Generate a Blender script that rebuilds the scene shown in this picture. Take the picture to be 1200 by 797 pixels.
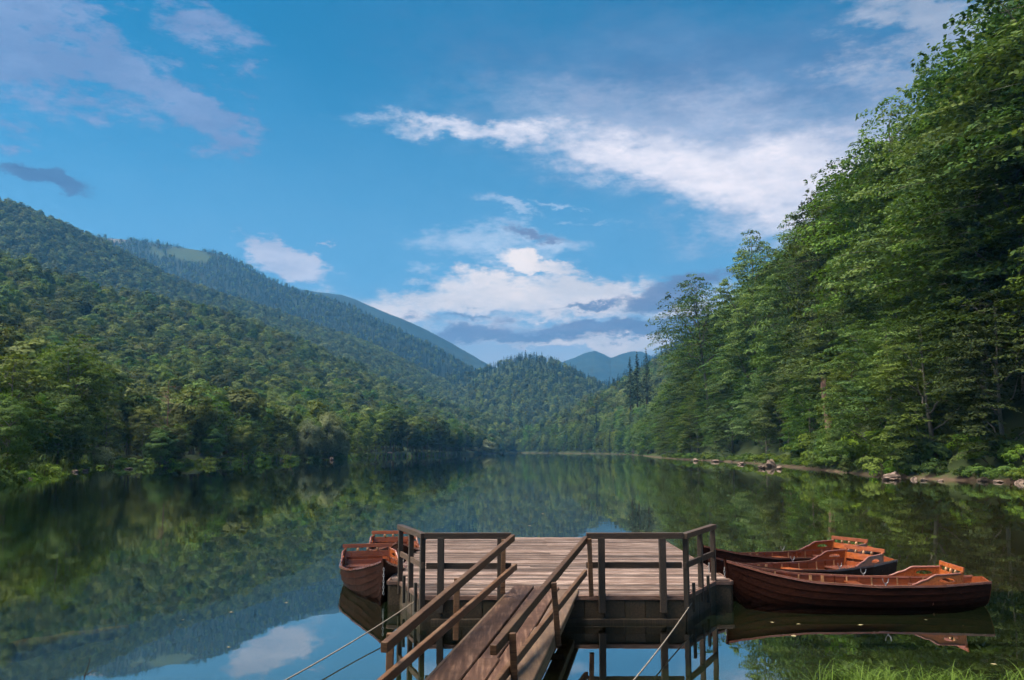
import bpy, bmesh, math, random
import numpy as np
from mathutils import Vector, Matrix, Euler

for o in list(bpy.data.objects):
    bpy.data.objects.remove(o)
S = bpy.context.scene
C = S.collection
rng = np.random.default_rng(7)
random.seed(7)
R = math.radians

# ------------------------------------------------------------------ camera
FPX, CAMH, HOR = 1050.0, 2.85, 528.0
TH = math.atan((HOR - 398.5) / FPX)
cam = bpy.data.cameras.new('camera')
cam.sensor_width = 36.0
cam.lens = FPX / 1200 * 36.0
cam.clip_start = 0.1
cam.clip_end = 40000
camo = bpy.data.objects.new('camera', cam)
C.objects.link(camo)
camo.location = (0, 0, CAMH)
camo.rotation_euler = (math.pi / 2 + TH, 0, 0)
S.camera = camo
S.render.resolution_x, S.render.resolution_y = 1024, 680


def ray(px, py):
    a = (px - 600) / FPX
    b = (398.5 - py) / FPX
    return np.array([a, math.cos(TH) - b * math.sin(TH), math.sin(TH) + b * math.cos(TH)])


def PZ(px, py, z):                       # pixel on a horizontal plane
    r = ray(px, py)
    return np.array([0, 0, CAMH]) + r * (z - CAMH) / r[2]


def PY(px, py, y):                       # pixel at a known depth
    r = ray(px, py)
    return np.array([0, 0, CAMH]) + r * y / r[1]


# ------------------------------------------------------------------ sky, sun, exposure
SUN_EL, SUN_AZ = R(60), R(264)           # azimuth clockwise from +Y: high on the left
SKY_STRENGTH = 0.075
EXPOSURE = 1.25
w = bpy.data.worlds.new('World')
S.world = w
w.use_nodes = True
NT = w.node_tree
for n in list(NT.nodes):
    NT.nodes.remove(n)


def N(t, **kw):
    n = NT.nodes.new(t)
    for k, v in kw.items():
        setattr(n, k, v)
    return n


def val(sock, v):
    if hasattr(v, 'is_linked') or isinstance(v, bpy.types.NodeSocket):
        NT.links.new(v, sock)
    else:
        sock.default_value = v


def M(op, a, b=None, c=None, clamp=False):
    n = N('ShaderNodeMath', operation=op)
    n.use_clamp = clamp
    val(n.inputs[0], a)
    if b is not None:
        val(n.inputs[1], b)
    if c is not None:
        val(n.inputs[2], c)
    return n.outputs[0]


def sstep(x, lo, hi):
    n = N('ShaderNodeMapRange', interpolation_type='SMOOTHSTEP')
    val(n.inputs[0], x)
    n.inputs[1].default_value = lo
    n.inputs[2].default_value = hi
    return n.outputs[0]


def mixc(f, a, b):
    n = N('ShaderNodeMix', data_type='RGBA')
    val(n.inputs[0], f)
    val(n.inputs[6], a)
    val(n.inputs[7], b)
    return n.outputs[2]


def build_sky():
    out = N('ShaderNodeOutputWorld')
    bg = N('ShaderNodeBackground')
    NT.links.new(bg.outputs[0], out.inputs[0])
    sky = N('ShaderNodeTexSky', sky_type='NISHITA')
    sky.sun_disc = False
    sky.sun_elevation = SUN_EL
    sky.sun_rotation = SUN_AZ
    sky.altitude = 1100
    sky.air_density = 1.0
    sky.dust_density = 0.3
    sky.ozone_density = 2.5
    hs = N('ShaderNodeHueSaturation')
    hs.inputs['Hue'].default_value = 0.48
    hs.inputs['Saturation'].default_value = 1.75
    hs.inputs['Value'].default_value = 0.64
    NT.links.new(sky.outputs[0], hs.inputs['Color'])
    base = hs.outputs[0]
    tc = N('ShaderNodeTexCoord')
    D = tc.outputs['Generated']
    # ragged edges: bend the direction with two noises before the cloud shapes are evaluated
    nz = N('ShaderNodeTexNoise')
    nz.inputs['Scale'].default_value = 7.0
    nz.inputs['Detail'].default_value = 8.0
    nz.inputs['Roughness'].default_value = 0.68
    mp = N('ShaderNodeMapping')
    mp.inputs['Scale'].default_value = (1.0, 1.0, 2.1)
    NT.links.new(D, mp.inputs[0])
    NT.links.new(mp.outputs[0], nz.inputs['Vector'])
    sub = N('ShaderNodeVectorMath', operation='SUBTRACT')
    NT.links.new(nz.outputs['Color'], sub.inputs[0])
    sub.inputs[1].default_value = (0.5, 0.5, 0.5)
    scl = N('ShaderNodeVectorMath', operation='SCALE')
    NT.links.new(sub.outputs[0], scl.inputs[0])
    scl.inputs['Scale'].default_value = 0.10
    add = N('ShaderNodeVectorMath', operation='ADD')
    NT.links.new(D, add.inputs[0])
    NT.links.new(scl.outputs[0], add.inputs[1])
    sep = N('ShaderNodeSeparateXYZ')
    NT.links.new(add.outputs[0], sep.inputs[0])
    az = M('ARCTAN2', sep.outputs[0], sep.outputs[1])
    el = M('ARCSINE', M('MINIMUM', M('MAXIMUM', sep.outputs[2], -0.999), 0.999))
    # wispy detail
    n2 = N('ShaderNodeTexNoise')
    n2.inputs['Scale'].default_value = 16.0
    n2.inputs['Detail'].default_value = 9.0
    n2.inputs['Roughness'].default_value = 0.68
    mp2 = N('ShaderNodeMapping')
    mp2.inputs['Scale'].default_value = (1.0, 0.6, 2.6)
    mp2.inputs['Rotation'].default_value = (0, R(12), 0)
    NT.links.new(D, mp2.inputs[0])
    NT.links.new(mp2.outputs[0], n2.inputs['Vector'])
    n4 = N('ShaderNodeTexNoise')
    n4.inputs['Scale'].default_value = 46.0
    n4.inputs['Detail'].default_value = 6.0
    n4.inputs['Roughness'].default_value = 0.6
    NT.links.new(mp2.outputs[0], n4.inputs['Vector'])
    wisp = M('ADD', M('SUBTRACT', n2.outputs['Fac'], 0.5), M('MULTIPLY', M('SUBTRACT', n4.outputs['Fac'], 0.5), 0.45))
    n5 = N('ShaderNodeTexNoise')
    n5.inputs['Scale'].default_value = 11.0
    n5.inputs['Detail'].default_value = 7.0
    n5.inputs['Roughness'].default_value = 0.6
    mp5 = N('ShaderNodeMapping')
    mp5.inputs['Scale'].default_value = (1.0, 1.0, 2.6)
    mp5.inputs['Location'].default_value = (3.1, 1.7, 0.35)
    NT.links.new(D, mp5.inputs[0])
    NT.links.new(mp5.outputs[0], n5.inputs['Vector'])
    shade = n5.outputs['Fac']

    def azel(px, py):
        r = ray(px, py)
        r = r / np.linalg.norm(r)
        return math.atan2(r[0], r[1]), math.asin(r[2])

    def blob(px, py, rx, ry, rot=0.0, k=1.5):
        a0, e0 = azel(px, py)
        rx, ry = rx / FPX, ry / FPX
        u, v = M('SUBTRACT', az, a0), M('SUBTRACT', el, e0)
        c, s = math.cos(R(rot)), math.sin(R(rot))
        uu = M('ADD', M('MULTIPLY', u, c / rx), M('MULTIPLY', v, s / rx))
        vv = M('ADD', M('MULTIPLY', u, -s / ry), M('MULTIPLY', v, c / ry))
        r2 = M('ADD', M('MULTIPLY', uu, uu), M('MULTIPLY', vv, vv))
        return M('MULTIPLY', M('EXPONENT', M('MULTIPLY', r2, -1.0)), k)

    def layer(col_in, blobs, lo, hi, wamp, color, opacity):
        m = blobs[0]
        for b in blobs[1:]:
            m = M('MAXIMUM', m, b)
        d = M('ADD', m, M('MULTIPLY', M('MULTIPLY', wisp, wamp), M('MINIMUM', M('MULTIPLY', m, 3.0), 1.0)))
        f = M('MULTIPLY', sstep(d, lo, hi), opacity)
        sh = sstep(shade, 0.38, 0.66)
        dk = tuple(c * q for c, q in zip(color, (.74, .80, .88))) + (1.0,)
        br = tuple(min(c * 1.06, 9e9) for c in color[:3]) + (1.0,)
        return mixc(f, col_in, mixc(sh, dk, br))

    k = 1.0 / SKY_STRENGTH / (2 ** EXPOSURE)

    def lin(r, g, b, gain=1.0):
        f = lambda c: ((c / 255 + 0.055) / 1.055) ** 2.4 if c > 10 else c / 255 / 12.92
        return (f(r) * k * gain, f(g) * k * gain, f(b) * k * gain, 1.0)

    col = base
    # pale air low over the valley
    hz = sstep(M('ABSOLUTE', el), 0.46, 0.04)
    col = mixc(M('MULTIPLY', hz, 0.82), col, lin(140, 190, 230))
    col = mixc(M('MULTIPLY', sstep(M('ABSOLUTE', el), 0.20, 0.05), 0.6), col, lin(222, 212, 216, 1.2))
    # veil behind the right-hand trees and across the upper right
    col = layer(col, [blob(880, 90, 420, 85, -6, 1.0), blob(1080, 170, 260, 120, 0, 1.0)], 0.1, 1.2, 0.5, lin(108, 138, 180), 0.85)
    # broken lilac bank upper left
    col = layer(col, [blob(50, 48, 185, 60, -14, 1.5), blob(225, 132, 100, 22, -28, 1.5), blob(-150, 30, 260, 90, 0), blob(240, 50, 80, 50, -20, 0.95), blob(120, 120, 120, 22, -10, 1.0)],
                0.45, 1.25, 3.4, lin(142, 160, 200), 0.85)
    # long bright streak across the upper middle, glowing towards the trees
    col = layer(col, [blob(830, 165, 270, 58, -9, 1.3), blob(1020, 190, 200, 75, 0, 1.4)], 0.05, 1.5, 1.1, lin(205, 206, 222, 1.15), 0.8)
    col = layer(col, [blob(570, 158, 150, 14, -5, 1.1), blob(780, 188, 170, 24, -9, 1.4), blob(920, 208, 140, 40, -7, 1.9), blob(1060, 220, 190, 58, 0, 1.9)],
                0.15, 1.5, 1.7, lin(242, 230, 230, 1.35), 0.97)
    # cloud top right corner
    col = layer(col, [blob(1090, 14, 90, 34, -14, 1.5), blob(1300, 10, 260, 70, 0)], 0.4, 1.2, 2.4, lin(185, 190, 206), 0.85)
    # small dark puff left, bright puff over the ridge
    col = layer(col, [blob(50, 212, 52, 14, -8, 1.5)], 0.5, 1.1, 1.6, lin(92, 116, 156), 0.9)
    col = layer(col, [blob(330, 308, 56, 20, -14, 1.7), blob(372, 284, 26, 4, 18, 1.0)], 0.5, 1.05, 1.6, lin(208, 206, 218, 1.2), 0.95)
    # low valley clouds: thin white, bright cream, grey-violet bars
    col = layer(col, [blob(580, 296, 110, 32, -4, 1.1), blob(600, 244, 46, 8, -14, 1.0), blob(665, 238, 40, 5, -8, 0.8), blob(700, 262, 60, 6, -6, .7)], 0.3, 1.2, 2.6, lin(205, 216, 230, 1.25), 0.8)
    col = layer(col, [blob(570, 350, 160, 26, 0, 1.6), blob(630, 314, 56, 11, -4, 1.6), blob(690, 345, 90, 26, 0, 1.5), blob(430, 368, 100, 20, 0, 1.5), blob(690, 402, 140, 16, 0, 1.6), blob(800, 360, 60, 26, 0, 1.2), blob(640, 385, 260, 40, 0, .8)],
                0.35, 1.2, 2.0, lin(244, 226, 214, 1.45), 0.97)
    col = layer(col, [blob(690, 380, 125, 14, 3, 1.7), blob(590, 396, 110, 14, 0, 1.7), blob(790, 340, 85, 16, 8, 1.5), blob(540, 374, 70, 7, 0, 1.1), blob(622, 284, 46, 8, -4, 1.2), blob(780, 380, 90, 14, 4, 1.7), blob(690, 352, 60, 6, 4, 1.1)],
                0.45, 1.15, 2.6, lin(124, 130, 160, 1.1), 0.92)
    # the same broken cloud goes on round the rest of the sky
    n3 = N('ShaderNodeTexNoise')
    n3.inputs['Scale'].default_value = 2.6
    n3.inputs['Detail'].default_value = 9.0
    n3.inputs['Roughness'].default_value = 0.58
    mp3 = N('ShaderNodeMapping')
    mp3.inputs['Scale'].default_value = (1.0, 1.0, 2.4)
    NT.links.new(D, mp3.inputs[0])
    NT.links.new(mp3.outputs[0], n3.inputs['Vector'])
    sd = N('ShaderNodeSeparateXYZ')
    NT.links.new(D, sd.inputs[0])
    ax = M('ABSOLUTE', M('ARCTAN2', sd.outputs[0], sd.outputs[1]))
    outside = M('MAXIMUM', sstep(ax, 0.60, 0.85), sstep(sd.outputs[2], 0.50, 0.68))
    f3 = M('MULTIPLY', M('MULTIPLY', sstep(n3.outputs['Fac'], 0.47, 0.66), outside), 0.85)
    col = mixc(f3, col, lin(190, 196, 212))
    NT.links.new(col, bg.inputs[0])
    bg.inputs[1].default_value = SKY_STRENGTH


build_sky()
sun = bpy.data.lights.new('sun', 'SUN')
sun.energy = 5.0
sun.angle = R(48)
sun.color = (1.0, 0.88, 0.69)
suno = bpy.data.objects.new('sun', sun)
C.objects.link(suno)
sd_ = Vector((math.sin(SUN_AZ) * math.cos(SUN_EL), math.cos(SUN_AZ) * math.cos(SUN_EL), math.sin(SUN_EL)))
suno.rotation_euler = sd_.to_track_quat('Z', 'Y').to_euler()
suno.location = (0, -30, 60)
vs = S.view_settings
vs.view_transform = 'Standard'
vs.look = 'None'
vs.exposure = EXPOSURE
vs.gamma = 1
vs.use_curve_mapping = False
S.render.engine = 'CYCLES'
S.cycles.max_bounces = 6
S.cycles.diffuse_bounces = 2
S.cycles.glossy_bounces = 3
S.cycles.transparent_max_bounces = 12
S.cycles.volume_bounces = 0
S.cycles.use_denoising = True
S.cycles.use_adaptive_sampling = True
S.cycles.adaptive_threshold = 0.03
S.cycles.adaptive_min_samples = 16
S.cycles.use_light_tree = False
S.cycles.caustics_reflective = False
S.cycles.caustics_refractive = False


# ------------------------------------------------------------------ materials
class Mat:
    def __init__(s, name):
        s.m = bpy.data.materials.new(name)
        s.m.use_nodes = True
        s.t = s.m.node_tree
        for n in list(s.t.nodes):
            s.t.nodes.remove(n)
        s.out = s.n('ShaderNodeOutputMaterial')

    def n(s, t, **kw):
        nd = s.t.nodes.new(t)
        for k, v in kw.items():
            if k[0] == '_':
                nd.inputs[k[1:].replace('_', ' ')].default_value = v
            else:
                setattr(nd, k, v)
        return nd

    def l(s, a, b):
        s.t.links.new(a, b)

    def noise(s, scale, vec=None, detail=6, rough=0.6, mscale=None, coord='Object'):
        if vec is None:
            tc = s.n('ShaderNodeTexCoord')
            vec = tc.outputs[coord]
        if mscale:
            mp = s.n('ShaderNodeMapping')
            mp.inputs['Scale'].default_value = mscale
            s.l(vec, mp.inputs[0])
            vec = mp.outputs[0]
        nz = s.n('ShaderNodeTexNoise')
        nz.inputs['Scale'].default_value = scale
        nz.inputs['Detail'].default_value = detail
        nz.inputs['Roughness'].default_value = rough
        s.l(vec, nz.inputs['Vector'])
        return nz.outputs['Fac']

    def ramp(s, fac, stops):
        r = s.n('ShaderNodeValToRGB')
        e = r.color_ramp.elements
        while len(e) < len(stops):
            e.new(0.5)
        for el, (p, c) in zip(e, stops):
            el.position = p
            el.color = (*c, 1)
        s.l(fac, r.inputs[0])
        return r.outputs[0]

    def mix(s, f, a, b, blend='MIX'):
        m = s.n('ShaderNodeMix', data_type='RGBA', blend_type=blend)
        for sock, v in ((m.inputs[0], f), (m.inputs[6], a), (m.inputs[7], b)):
            if isinstance(v, bpy.types.NodeSocket):
                s.l(v, sock)
            else:
                sock.default_value = (*v, 1) if isinstance(v, tuple) else v
        return m.outputs[2]

    def math(s, op, a, b):
        m = s.n('ShaderNodeMath', operation=op)
        for sock, v in ((m.inputs[0], a), (m.inputs[1], b)):
            if isinstance(v, bpy.types.NodeSocket):
                s.l(v, sock)
            else:
                sock.default_value = v
        return m.outputs[0]

    def maprange(s, x, a, b, c, d):
        m = s.n('ShaderNodeMapRange')
        s.l(x, m.inputs[0])
        for i, v in enumerate((a, b, c, d)):
            m.inputs[i + 1].default_value = v
        return m.outputs[0]

    def bump(s, h, strength, dist=0.02):
        b = s.n('ShaderNodeBump')
        b.inputs['Strength'].default_value = strength
        b.inputs['Distance'].default_value = dist
        s.l(h, b.inputs['Height'])
        return b.outputs[0]

    def principled(s, col, rough, normal=None, spec=0.5, coat=0.0, metal=0.0):
        p = s.n('ShaderNodeBsdfPrincipled')
        for sock, v in ((p.inputs['Base Color'], col), (p.inputs['Roughness'], rough)):
            if isinstance(v, bpy.types.NodeSocket):
                s.l(v, sock)
            else:
                sock.default_value = (*v, 1) if isinstance(v, tuple) else v
        p.inputs['Specular IOR Level'].default_value = spec
        p.inputs['Coat Weight'].default_value = coat
        p.inputs['Coat Roughness'].default_value = 0.12
        p.inputs['Metallic'].default_value = metal
        if normal:
            s.l(normal, p.inputs['Normal'])
        s.l(p.outputs[0], s.out.inputs[0])
        return p


def leaf_mat(name, dark, light, dry=None, trans=0.30, var=0.5):
    m = Mat(name)
    at = m.n('ShaderNodeAttribute', attribute_name='tone')
    oi = m.n('ShaderNodeObjectInfo')
    col = m.ramp(at.outputs['Fac'], [(0.0, dark), (1.0, light)])
    hs = m.n('ShaderNodeHueSaturation')
    m.l(col, hs.inputs['Color'])
    m.l(m.maprange(oi.outputs['Random'], 0, 1, 0.478, 0.518), hs.inputs['Hue'])
    r2 = m.math('FRACT', m.math('MULTIPLY', oi.outputs['Random'], 7.31), 0)
    m.l(m.maprange(r2, 0, 1, 1 - var * 0.55, 1 + var * 0.55), hs.inputs['Value'])
    r3 = m.math('FRACT', m.math('MULTIPLY', oi.outputs['Random'], 17.7), 0)
    m.l(m.maprange(r3, 0, 1, 0.86, 1.08), hs.inputs['Saturation'])
    c = hs.outputs[0]
    p = m.n('ShaderNodeBsdfPrincipled')
    m.l(c, p.inputs['Base Color'])
    p.inputs['Roughness'].default_value = 0.6
    p.inputs['Specular IOR Level'].default_value = 0.08
    t = m.n('ShaderNodeBsdfTranslucent')
    m.l(m.mix(1.0, c, (1.0, 1.05, 0.55), 'MULTIPLY'), t.inputs[0])
    mx = m.n('ShaderNodeMixShader')
    mx.inputs[0].default_value = trans
    m.l(p.outputs[0], mx.inputs[1])
    m.l(t.outputs[0], mx.inputs[2])
    m.l(mx.outputs[0], m.out.inputs[0])
    return m.m


def wood(name, c0, c1, c2, rough=0.65, axis=(1, 14, 14), coat=0.0, bump=0.35, patch=None, spec=0.4, rnd=(0.58, 1.32)):
    m = Mat(name)
    oi = m.n('ShaderNodeObjectInfo')
    tc = m.n('ShaderNodeTexCoord')
    ad = m.n('ShaderNodeVectorMath', operation='ADD')
    cb = m.n('ShaderNodeCombineXYZ')
    for i in range(3):
        m.l(m.math('MULTIPLY', oi.outputs['Random'], 37.0 + 11 * i), cb.inputs[i])
    m.l(tc.outputs['Object'], ad.inputs[0])
    m.l(cb.outputs[0], ad.inputs[1])
    g = m.noise(3.0, ad.outputs[0], 8, 0.65, axis)
    col = m.ramp(g, [(0.3, c0), (0.5, c1), (0.72, c2)])
    big = m.noise(1.6, ad.outputs[0], 4, 0.6)
    if patch:
        col = m.mix(m.maprange(big, 0.45, 0.68, 0, 0.8), col, patch)
    hs = m.n('ShaderNodeHueSaturation')
    m.l(col, hs.inputs['Color'])
    m.l(m.maprange(oi.outputs['Random'], 0, 1, rnd[0], rnd[1]), hs.inputs['Value'])
    nb = m.bump(g, bump, 0.01)
    m.principled(hs.outputs[0], m.maprange(big, 0.3, 0.7, rough - 0.1, rough + 0.1), nb, spec, coat)
    return m.m


M_beech = leaf_mat('beech_leaf', (0.018, 0.050, 0.012), (0.100, 0.172, 0.028), var=1.0)
M_beechY = leaf_mat('beech_leaf_light', (0.030, 0.062, 0.012), (0.140, 0.205, 0.030), var=0.9)
M_maple = leaf_mat('maple_leaf', (0.022, 0.052, 0.018), (0.110, 0.170, 0.044), var=.9)
M_forest = leaf_mat('hillside_leaf', (0.042, 0.070, 0.020), (0.165, 0.205, 0.048), var=1.0)
M_conifer = leaf_mat('conifer_needles', (0.008, 0.021, 0.012), (0.028, 0.055, 0.026), trans=0.1)
M_willow = leaf_mat('willow_leaf', (0.110, 0.135, 0.070), (0.280, 0.320, 0.170))
M_bush = leaf_mat('bush_leaf', (0.032, 0.072, 0.012), (0.150, 0.240, 0.030))
M_grass = leaf_mat('grass_blade', (0.050, 0.090, 0.018), (0.160, 0.240, 0.045), var=0.3)


def bark_mat(name, a, b):
    m = Mat(name)
    g = m.noise(5.0, None, 8, 0.65, (3, 3, 0.5))
    m.principled(m.ramp(g, [(0.3, a), (0.7, b)]), 0.85, m.bump(g, 0.6, 0.05), 0.2)
    return m.m


M_bark = bark_mat('beech_bark', (0.07, 0.062, 0.052), (0.20, 0.185, 0.16))
M_barkdark = bark_mat('dark_bark', (0.035, 0.028, 0.022), (0.10, 0.08, 0.06))
M_barkpine = bark_mat('pine_bark', (0.09, 0.05, 0.035), (0.22, 0.13, 0.09))
M_dead = bark_mat('dead_wood', (0.11, 0.062, 0.045), (0.32, 0.21, 0.165))
M_logwood = bark_mat('sunken_wood', (0.09, 0.050, 0.030), (0.22, 0.13, 0.085))
M_deadred = bark_mat('dead_reddish_wood', (0.10, 0.055, 0.04), (0.24, 0.15, 0.11))

M_deck = wood('deck_plank_wood', (0.035, 0.022, 0.018), (0.175, 0.120, 0.102), (0.46, 0.36, 0.325), 0.7, (0.5, 7, 7), patch=(0.10, 0.062, 0.050), bump=0.6, spec=.2, rnd=(.35, 1.45))
M_rail = wood('railing_wood', (0.024, 0.014, 0.010), (0.050, 0.029, 0.019), (0.09, 0.055, 0.035), 0.6, (2, 18, 18))
M_railpost = wood('post_wood', (0.014, 0.010, 0.008), (0.030, 0.020, 0.015), (0.055, 0.038, 0.027), 0.65, (18, 18, 2))
M_handrail = wood('handrail_wood', (0.035, 0.016, 0.008), (0.095, 0.045, 0.022), (0.19, 0.100, 0.052), 0.6, (18, 1.2, 18), patch=(0.16, 0.095, 0.058), spec=.25)
M_ramp = wood('gangway_board_wood', (0.030, 0.015, 0.010), (0.080, 0.040, 0.026), (0.21, 0.125, 0.088), 0.65, (7, .5, 7), patch=(0.045, 0.023, 0.016), bump=.6, spec=.2)
M_rampy = wood('gangway_pale_wood', (0.050, 0.028, 0.014), (0.115, 0.066, 0.034), (0.21, 0.135, 0.075), 0.5, (7, .5, 7), patch=(0.075, 0.046, 0.028))
M_fascia = wood('mossy_board_wood', (0.012, 0.008, 0.004), (0.034, 0.020, 0.010), (0.080, 0.050, 0.025), 0.7, (12, 12, 2), patch=(0.018, 0.017, 0.008))
M_lip = wood('deck_edge_wood', (0.07, 0.035, 0.026), (0.14, 0.075, 0.055), (0.23, 0.14, 0.11), 0.6, (2, 16, 16))
M_hullout = wood('hull_dark_varnish', (0.012, 0.004, 0.003), (0.026, 0.008, 0.005), (0.050, 0.016, 0.009), 0.6, (1, 14, 14), 0.0, 0.1, spec=0.06)
M_hullin = wood('hull_inner_varnish', (0.095, 0.022, 0.009), (0.18, 0.044, 0.016), (0.28, 0.078, 0.027), 0.32, (1, 14, 14), 0.3, 0.1)
M_orange = wood('bright_varnished_wood', (0.16, 0.036, 0.010), (0.28, 0.072, 0.018), (0.42, 0.125, 0.032), 0.3, (14, 1.5, 14), 0.4, 0.1)
M_gunw = wood('gunwale_varnish', (0.13, 0.045, 0.032), (0.22, 0.085, 0.062), (0.30, 0.13, 0.10), 0.25, (1, 14, 14), 0.5, 0.1)
M_rib = wood('lit_tone_rib_wood', (0.22, 0.10, 0.045), (0.36, 0.19, 0.09), (0.50, 0.30, 0.16), 0.4, (4, 4, 4), 0.2, 0.1)  # paler than the hull: light catching the ribs is put into the colour


def plain(name, col, rough=0.5, metal=0.0):
    m = Mat(name)
    g = m.noise(24.0)
    m.principled(m.ramp(g, [(0.3, tuple(c * 0.6 for c in col)), (0.7, tuple(min(1, c * 1.25) for c in col))]), rough, m.bump(g, 0.2, 0.005), 0.5, 0, metal)
    return m.m


M_iron = plain('galvanised_iron', (0.35, 0.35, 0.36), 0.4, 0.8)
M_irondark = plain('dark_iron', (0.03, 0.028, 0.026), 0.6, 0.5)
M_rope = plain('pale_rope', (0.24, 0.20, 0.165), 0.85)
M_floatleaf = plain('fallen_leaf', (0.36, 0.30, 0.16), 0.6)
M_roofred = plain('faded_red_roof', (0.36, 0.20, 0.16), 0.7)


def rock_mat():
    m = Mat('shore_rock')
    oi = m.n('ShaderNodeObjectInfo')
    g = m.noise(2.2, None, 9, 0.62)
    c = m.ramp(g, [(0.3, (0.06, 0.044, 0.036)), (0.5, (0.16, 0.115, 0.095)), (0.7, (0.29, 0.22, 0.19))])
    m.principled(c, 0.85, m.bump(g, 0.7, 0.08), 0.3)
    return m.m


M_rock = rock_mat()


def terrain_mat(name, low, mid, high, scale=0.05, bank=(0.115, 0.075, 0.055), bank_z=0.28):
    """forest floor with a bare earth strip along the waterline and pale meadow where the 'meadow' attribute says"""
    m = Mat(name)
    ge = m.n('ShaderNodeNewGeometry')
    sp = m.n('ShaderNodeSeparateXYZ')
    m.l(ge.outputs['Position'], sp.inputs[0])
    g = m.noise(scale, ge.outputs['Position'], 10, 0.62)
    col = m.ramp(g, [(0.3, low), (0.5, mid), (0.7, high)])
    gb = m.noise(0.5, ge.outputs['Position'], 8, 0.65)
    earth = m.ramp(gb, [(0.35, tuple(c * 0.45 for c in bank)), (0.65, bank)])
    zz = m.math('ADD', sp.outputs[2], m.maprange(gb, 0.3, 0.7, -0.5, 0.5))
    col = m.mix(m.maprange(zz, bank_z - 0.25, bank_z + 0.25, 1, 0), col, earth)
    at = m.n('ShaderNodeAttribute', attribute_name='meadow')
    mead = m.ramp(g, [(0.3, (0.026, 0.046, 0.020)), (0.7, (0.044, 0.064, 0.030))])
    col = m.mix(at.outputs['Fac'], col, mead)
    at2 = m.n('ShaderNodeAttribute', attribute_name='crag')
    col = m.mix(at2.outputs['Fac'], col, (0.11, 0.10, 0.09))
    m.principled(col, 0.9, m.bump(g, 0.5, 1.0), 0.15)
    return m.m


M_hill = terrain_mat('forest_floor', (0.016, 0.026, 0.010), (0.030, 0.045, 0.016), (0.05, 0.07, 0.025))
M_far = terrain_mat('far_wooded_slope', (0.006, 0.012, 0.007), (0.011, 0.020, 0.011), (0.022, 0.034, 0.018), 0.012)


def water_mat():
    m = Mat('lake_water')
    ge = m.n('ShaderNodeNewGeometry')
    n1 = m.noise(0.55, ge.outputs['Position'], 3, 0.55, (1.0, 0.55, 1.0))
    n2 = m.noise(3.5, ge.outputs['Position'], 2, 0.5, (1.0, 0.6, 1.0))
    hsum = m.math('ADD', n1, m.math('MULTIPLY', n2, 0.06))
    nb = m.bump(hsum, 0.035, 0.10)
    fr = m.n('ShaderNodeFresnel')
    fr.inputs['IOR'].default_value = 1.333
    m.l(nb, fr.inputs['Normal'])
    fac = m.maprange(m.math('POWER', fr.outputs[0], 0.46), 0.0, 1.0, 0.02, 0.97)
    gl = m.n('ShaderNodeBsdfAnisotropic')
    gl.inputs['Color'].default_value = (0.93, 0.97, 0.95, 1)
    m.l(m.maprange(m.noise(0.03, ge.outputs['Position'], 3, .5, (1, .35, 1)), .45, .65, 0.012, 0.06), gl.inputs['Roughness'])
    m.l(nb, gl.inputs['Normal'])
    tr = m.n('ShaderNodeBsdfTransparent')
    tr.inputs[0].default_value = (0.60, 0.72, 0.50, 1)
    mx = m.n('ShaderNodeMixShader')
    m.l(fac, mx.inputs[0])
    m.l(tr.outputs[0], mx.inputs[1])
    m.l(gl.outputs[0], mx.inputs[2])
    m.l(mx.outputs[0], m.out.inputs[0])
    return m.m


def bed_mat():
    m = Mat('lake_bed_and_bank')
    ge = m.n('ShaderNodeNewGeometry')
    sp = m.n('ShaderNodeSeparateXYZ')
    m.l(ge.outputs['Position'], sp.inputs[0])
    g = m.noise(0.9, ge.outputs['Position'], 10, 0.65)
    silt = m.ramp(g, [(0.3, (0.014, 0.016, 0.007)), (0.55, (0.036, 0.034, 0.015)), (0.75, (0.075, 0.060, 0.030))])
    deep = m.mix(m.maprange(sp.outputs[2], -2.2, -0.5, 1, 0), silt, (0.004, 0.010, 0.006))  # light lost in deep water is put into the bed colour
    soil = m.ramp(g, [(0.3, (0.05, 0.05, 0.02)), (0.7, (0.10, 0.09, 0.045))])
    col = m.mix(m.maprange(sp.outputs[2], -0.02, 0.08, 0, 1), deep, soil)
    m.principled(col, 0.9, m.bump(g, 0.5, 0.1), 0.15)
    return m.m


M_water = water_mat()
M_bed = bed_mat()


# ------------------------------------------------------------------ object helpers
def tag(o, label=None, cat=None, group=None, kind=None):
    if label:
        o['label'] = label
    if cat:
        o['category'] = cat
    if group:
        o['group'] = group
    if kind:
        o['kind'] = kind
    return o


def empty(name, loc=(0, 0, 0), rz=0.0, label=None, cat=None, group=None):
    o = bpy.data.objects.new(name, None)
    o.empty_display_size = 0.3
    C.objects.link(o)
    o.location = loc
    o.rotation_euler = (0, 0, rz)
    return tag(o, label, cat, group)


def link(name, me, parent=None):
    o = bpy.data.objects.new(name, me)
    C.objects.link(o)
    if parent:
        o.parent = parent
    return o


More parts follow.
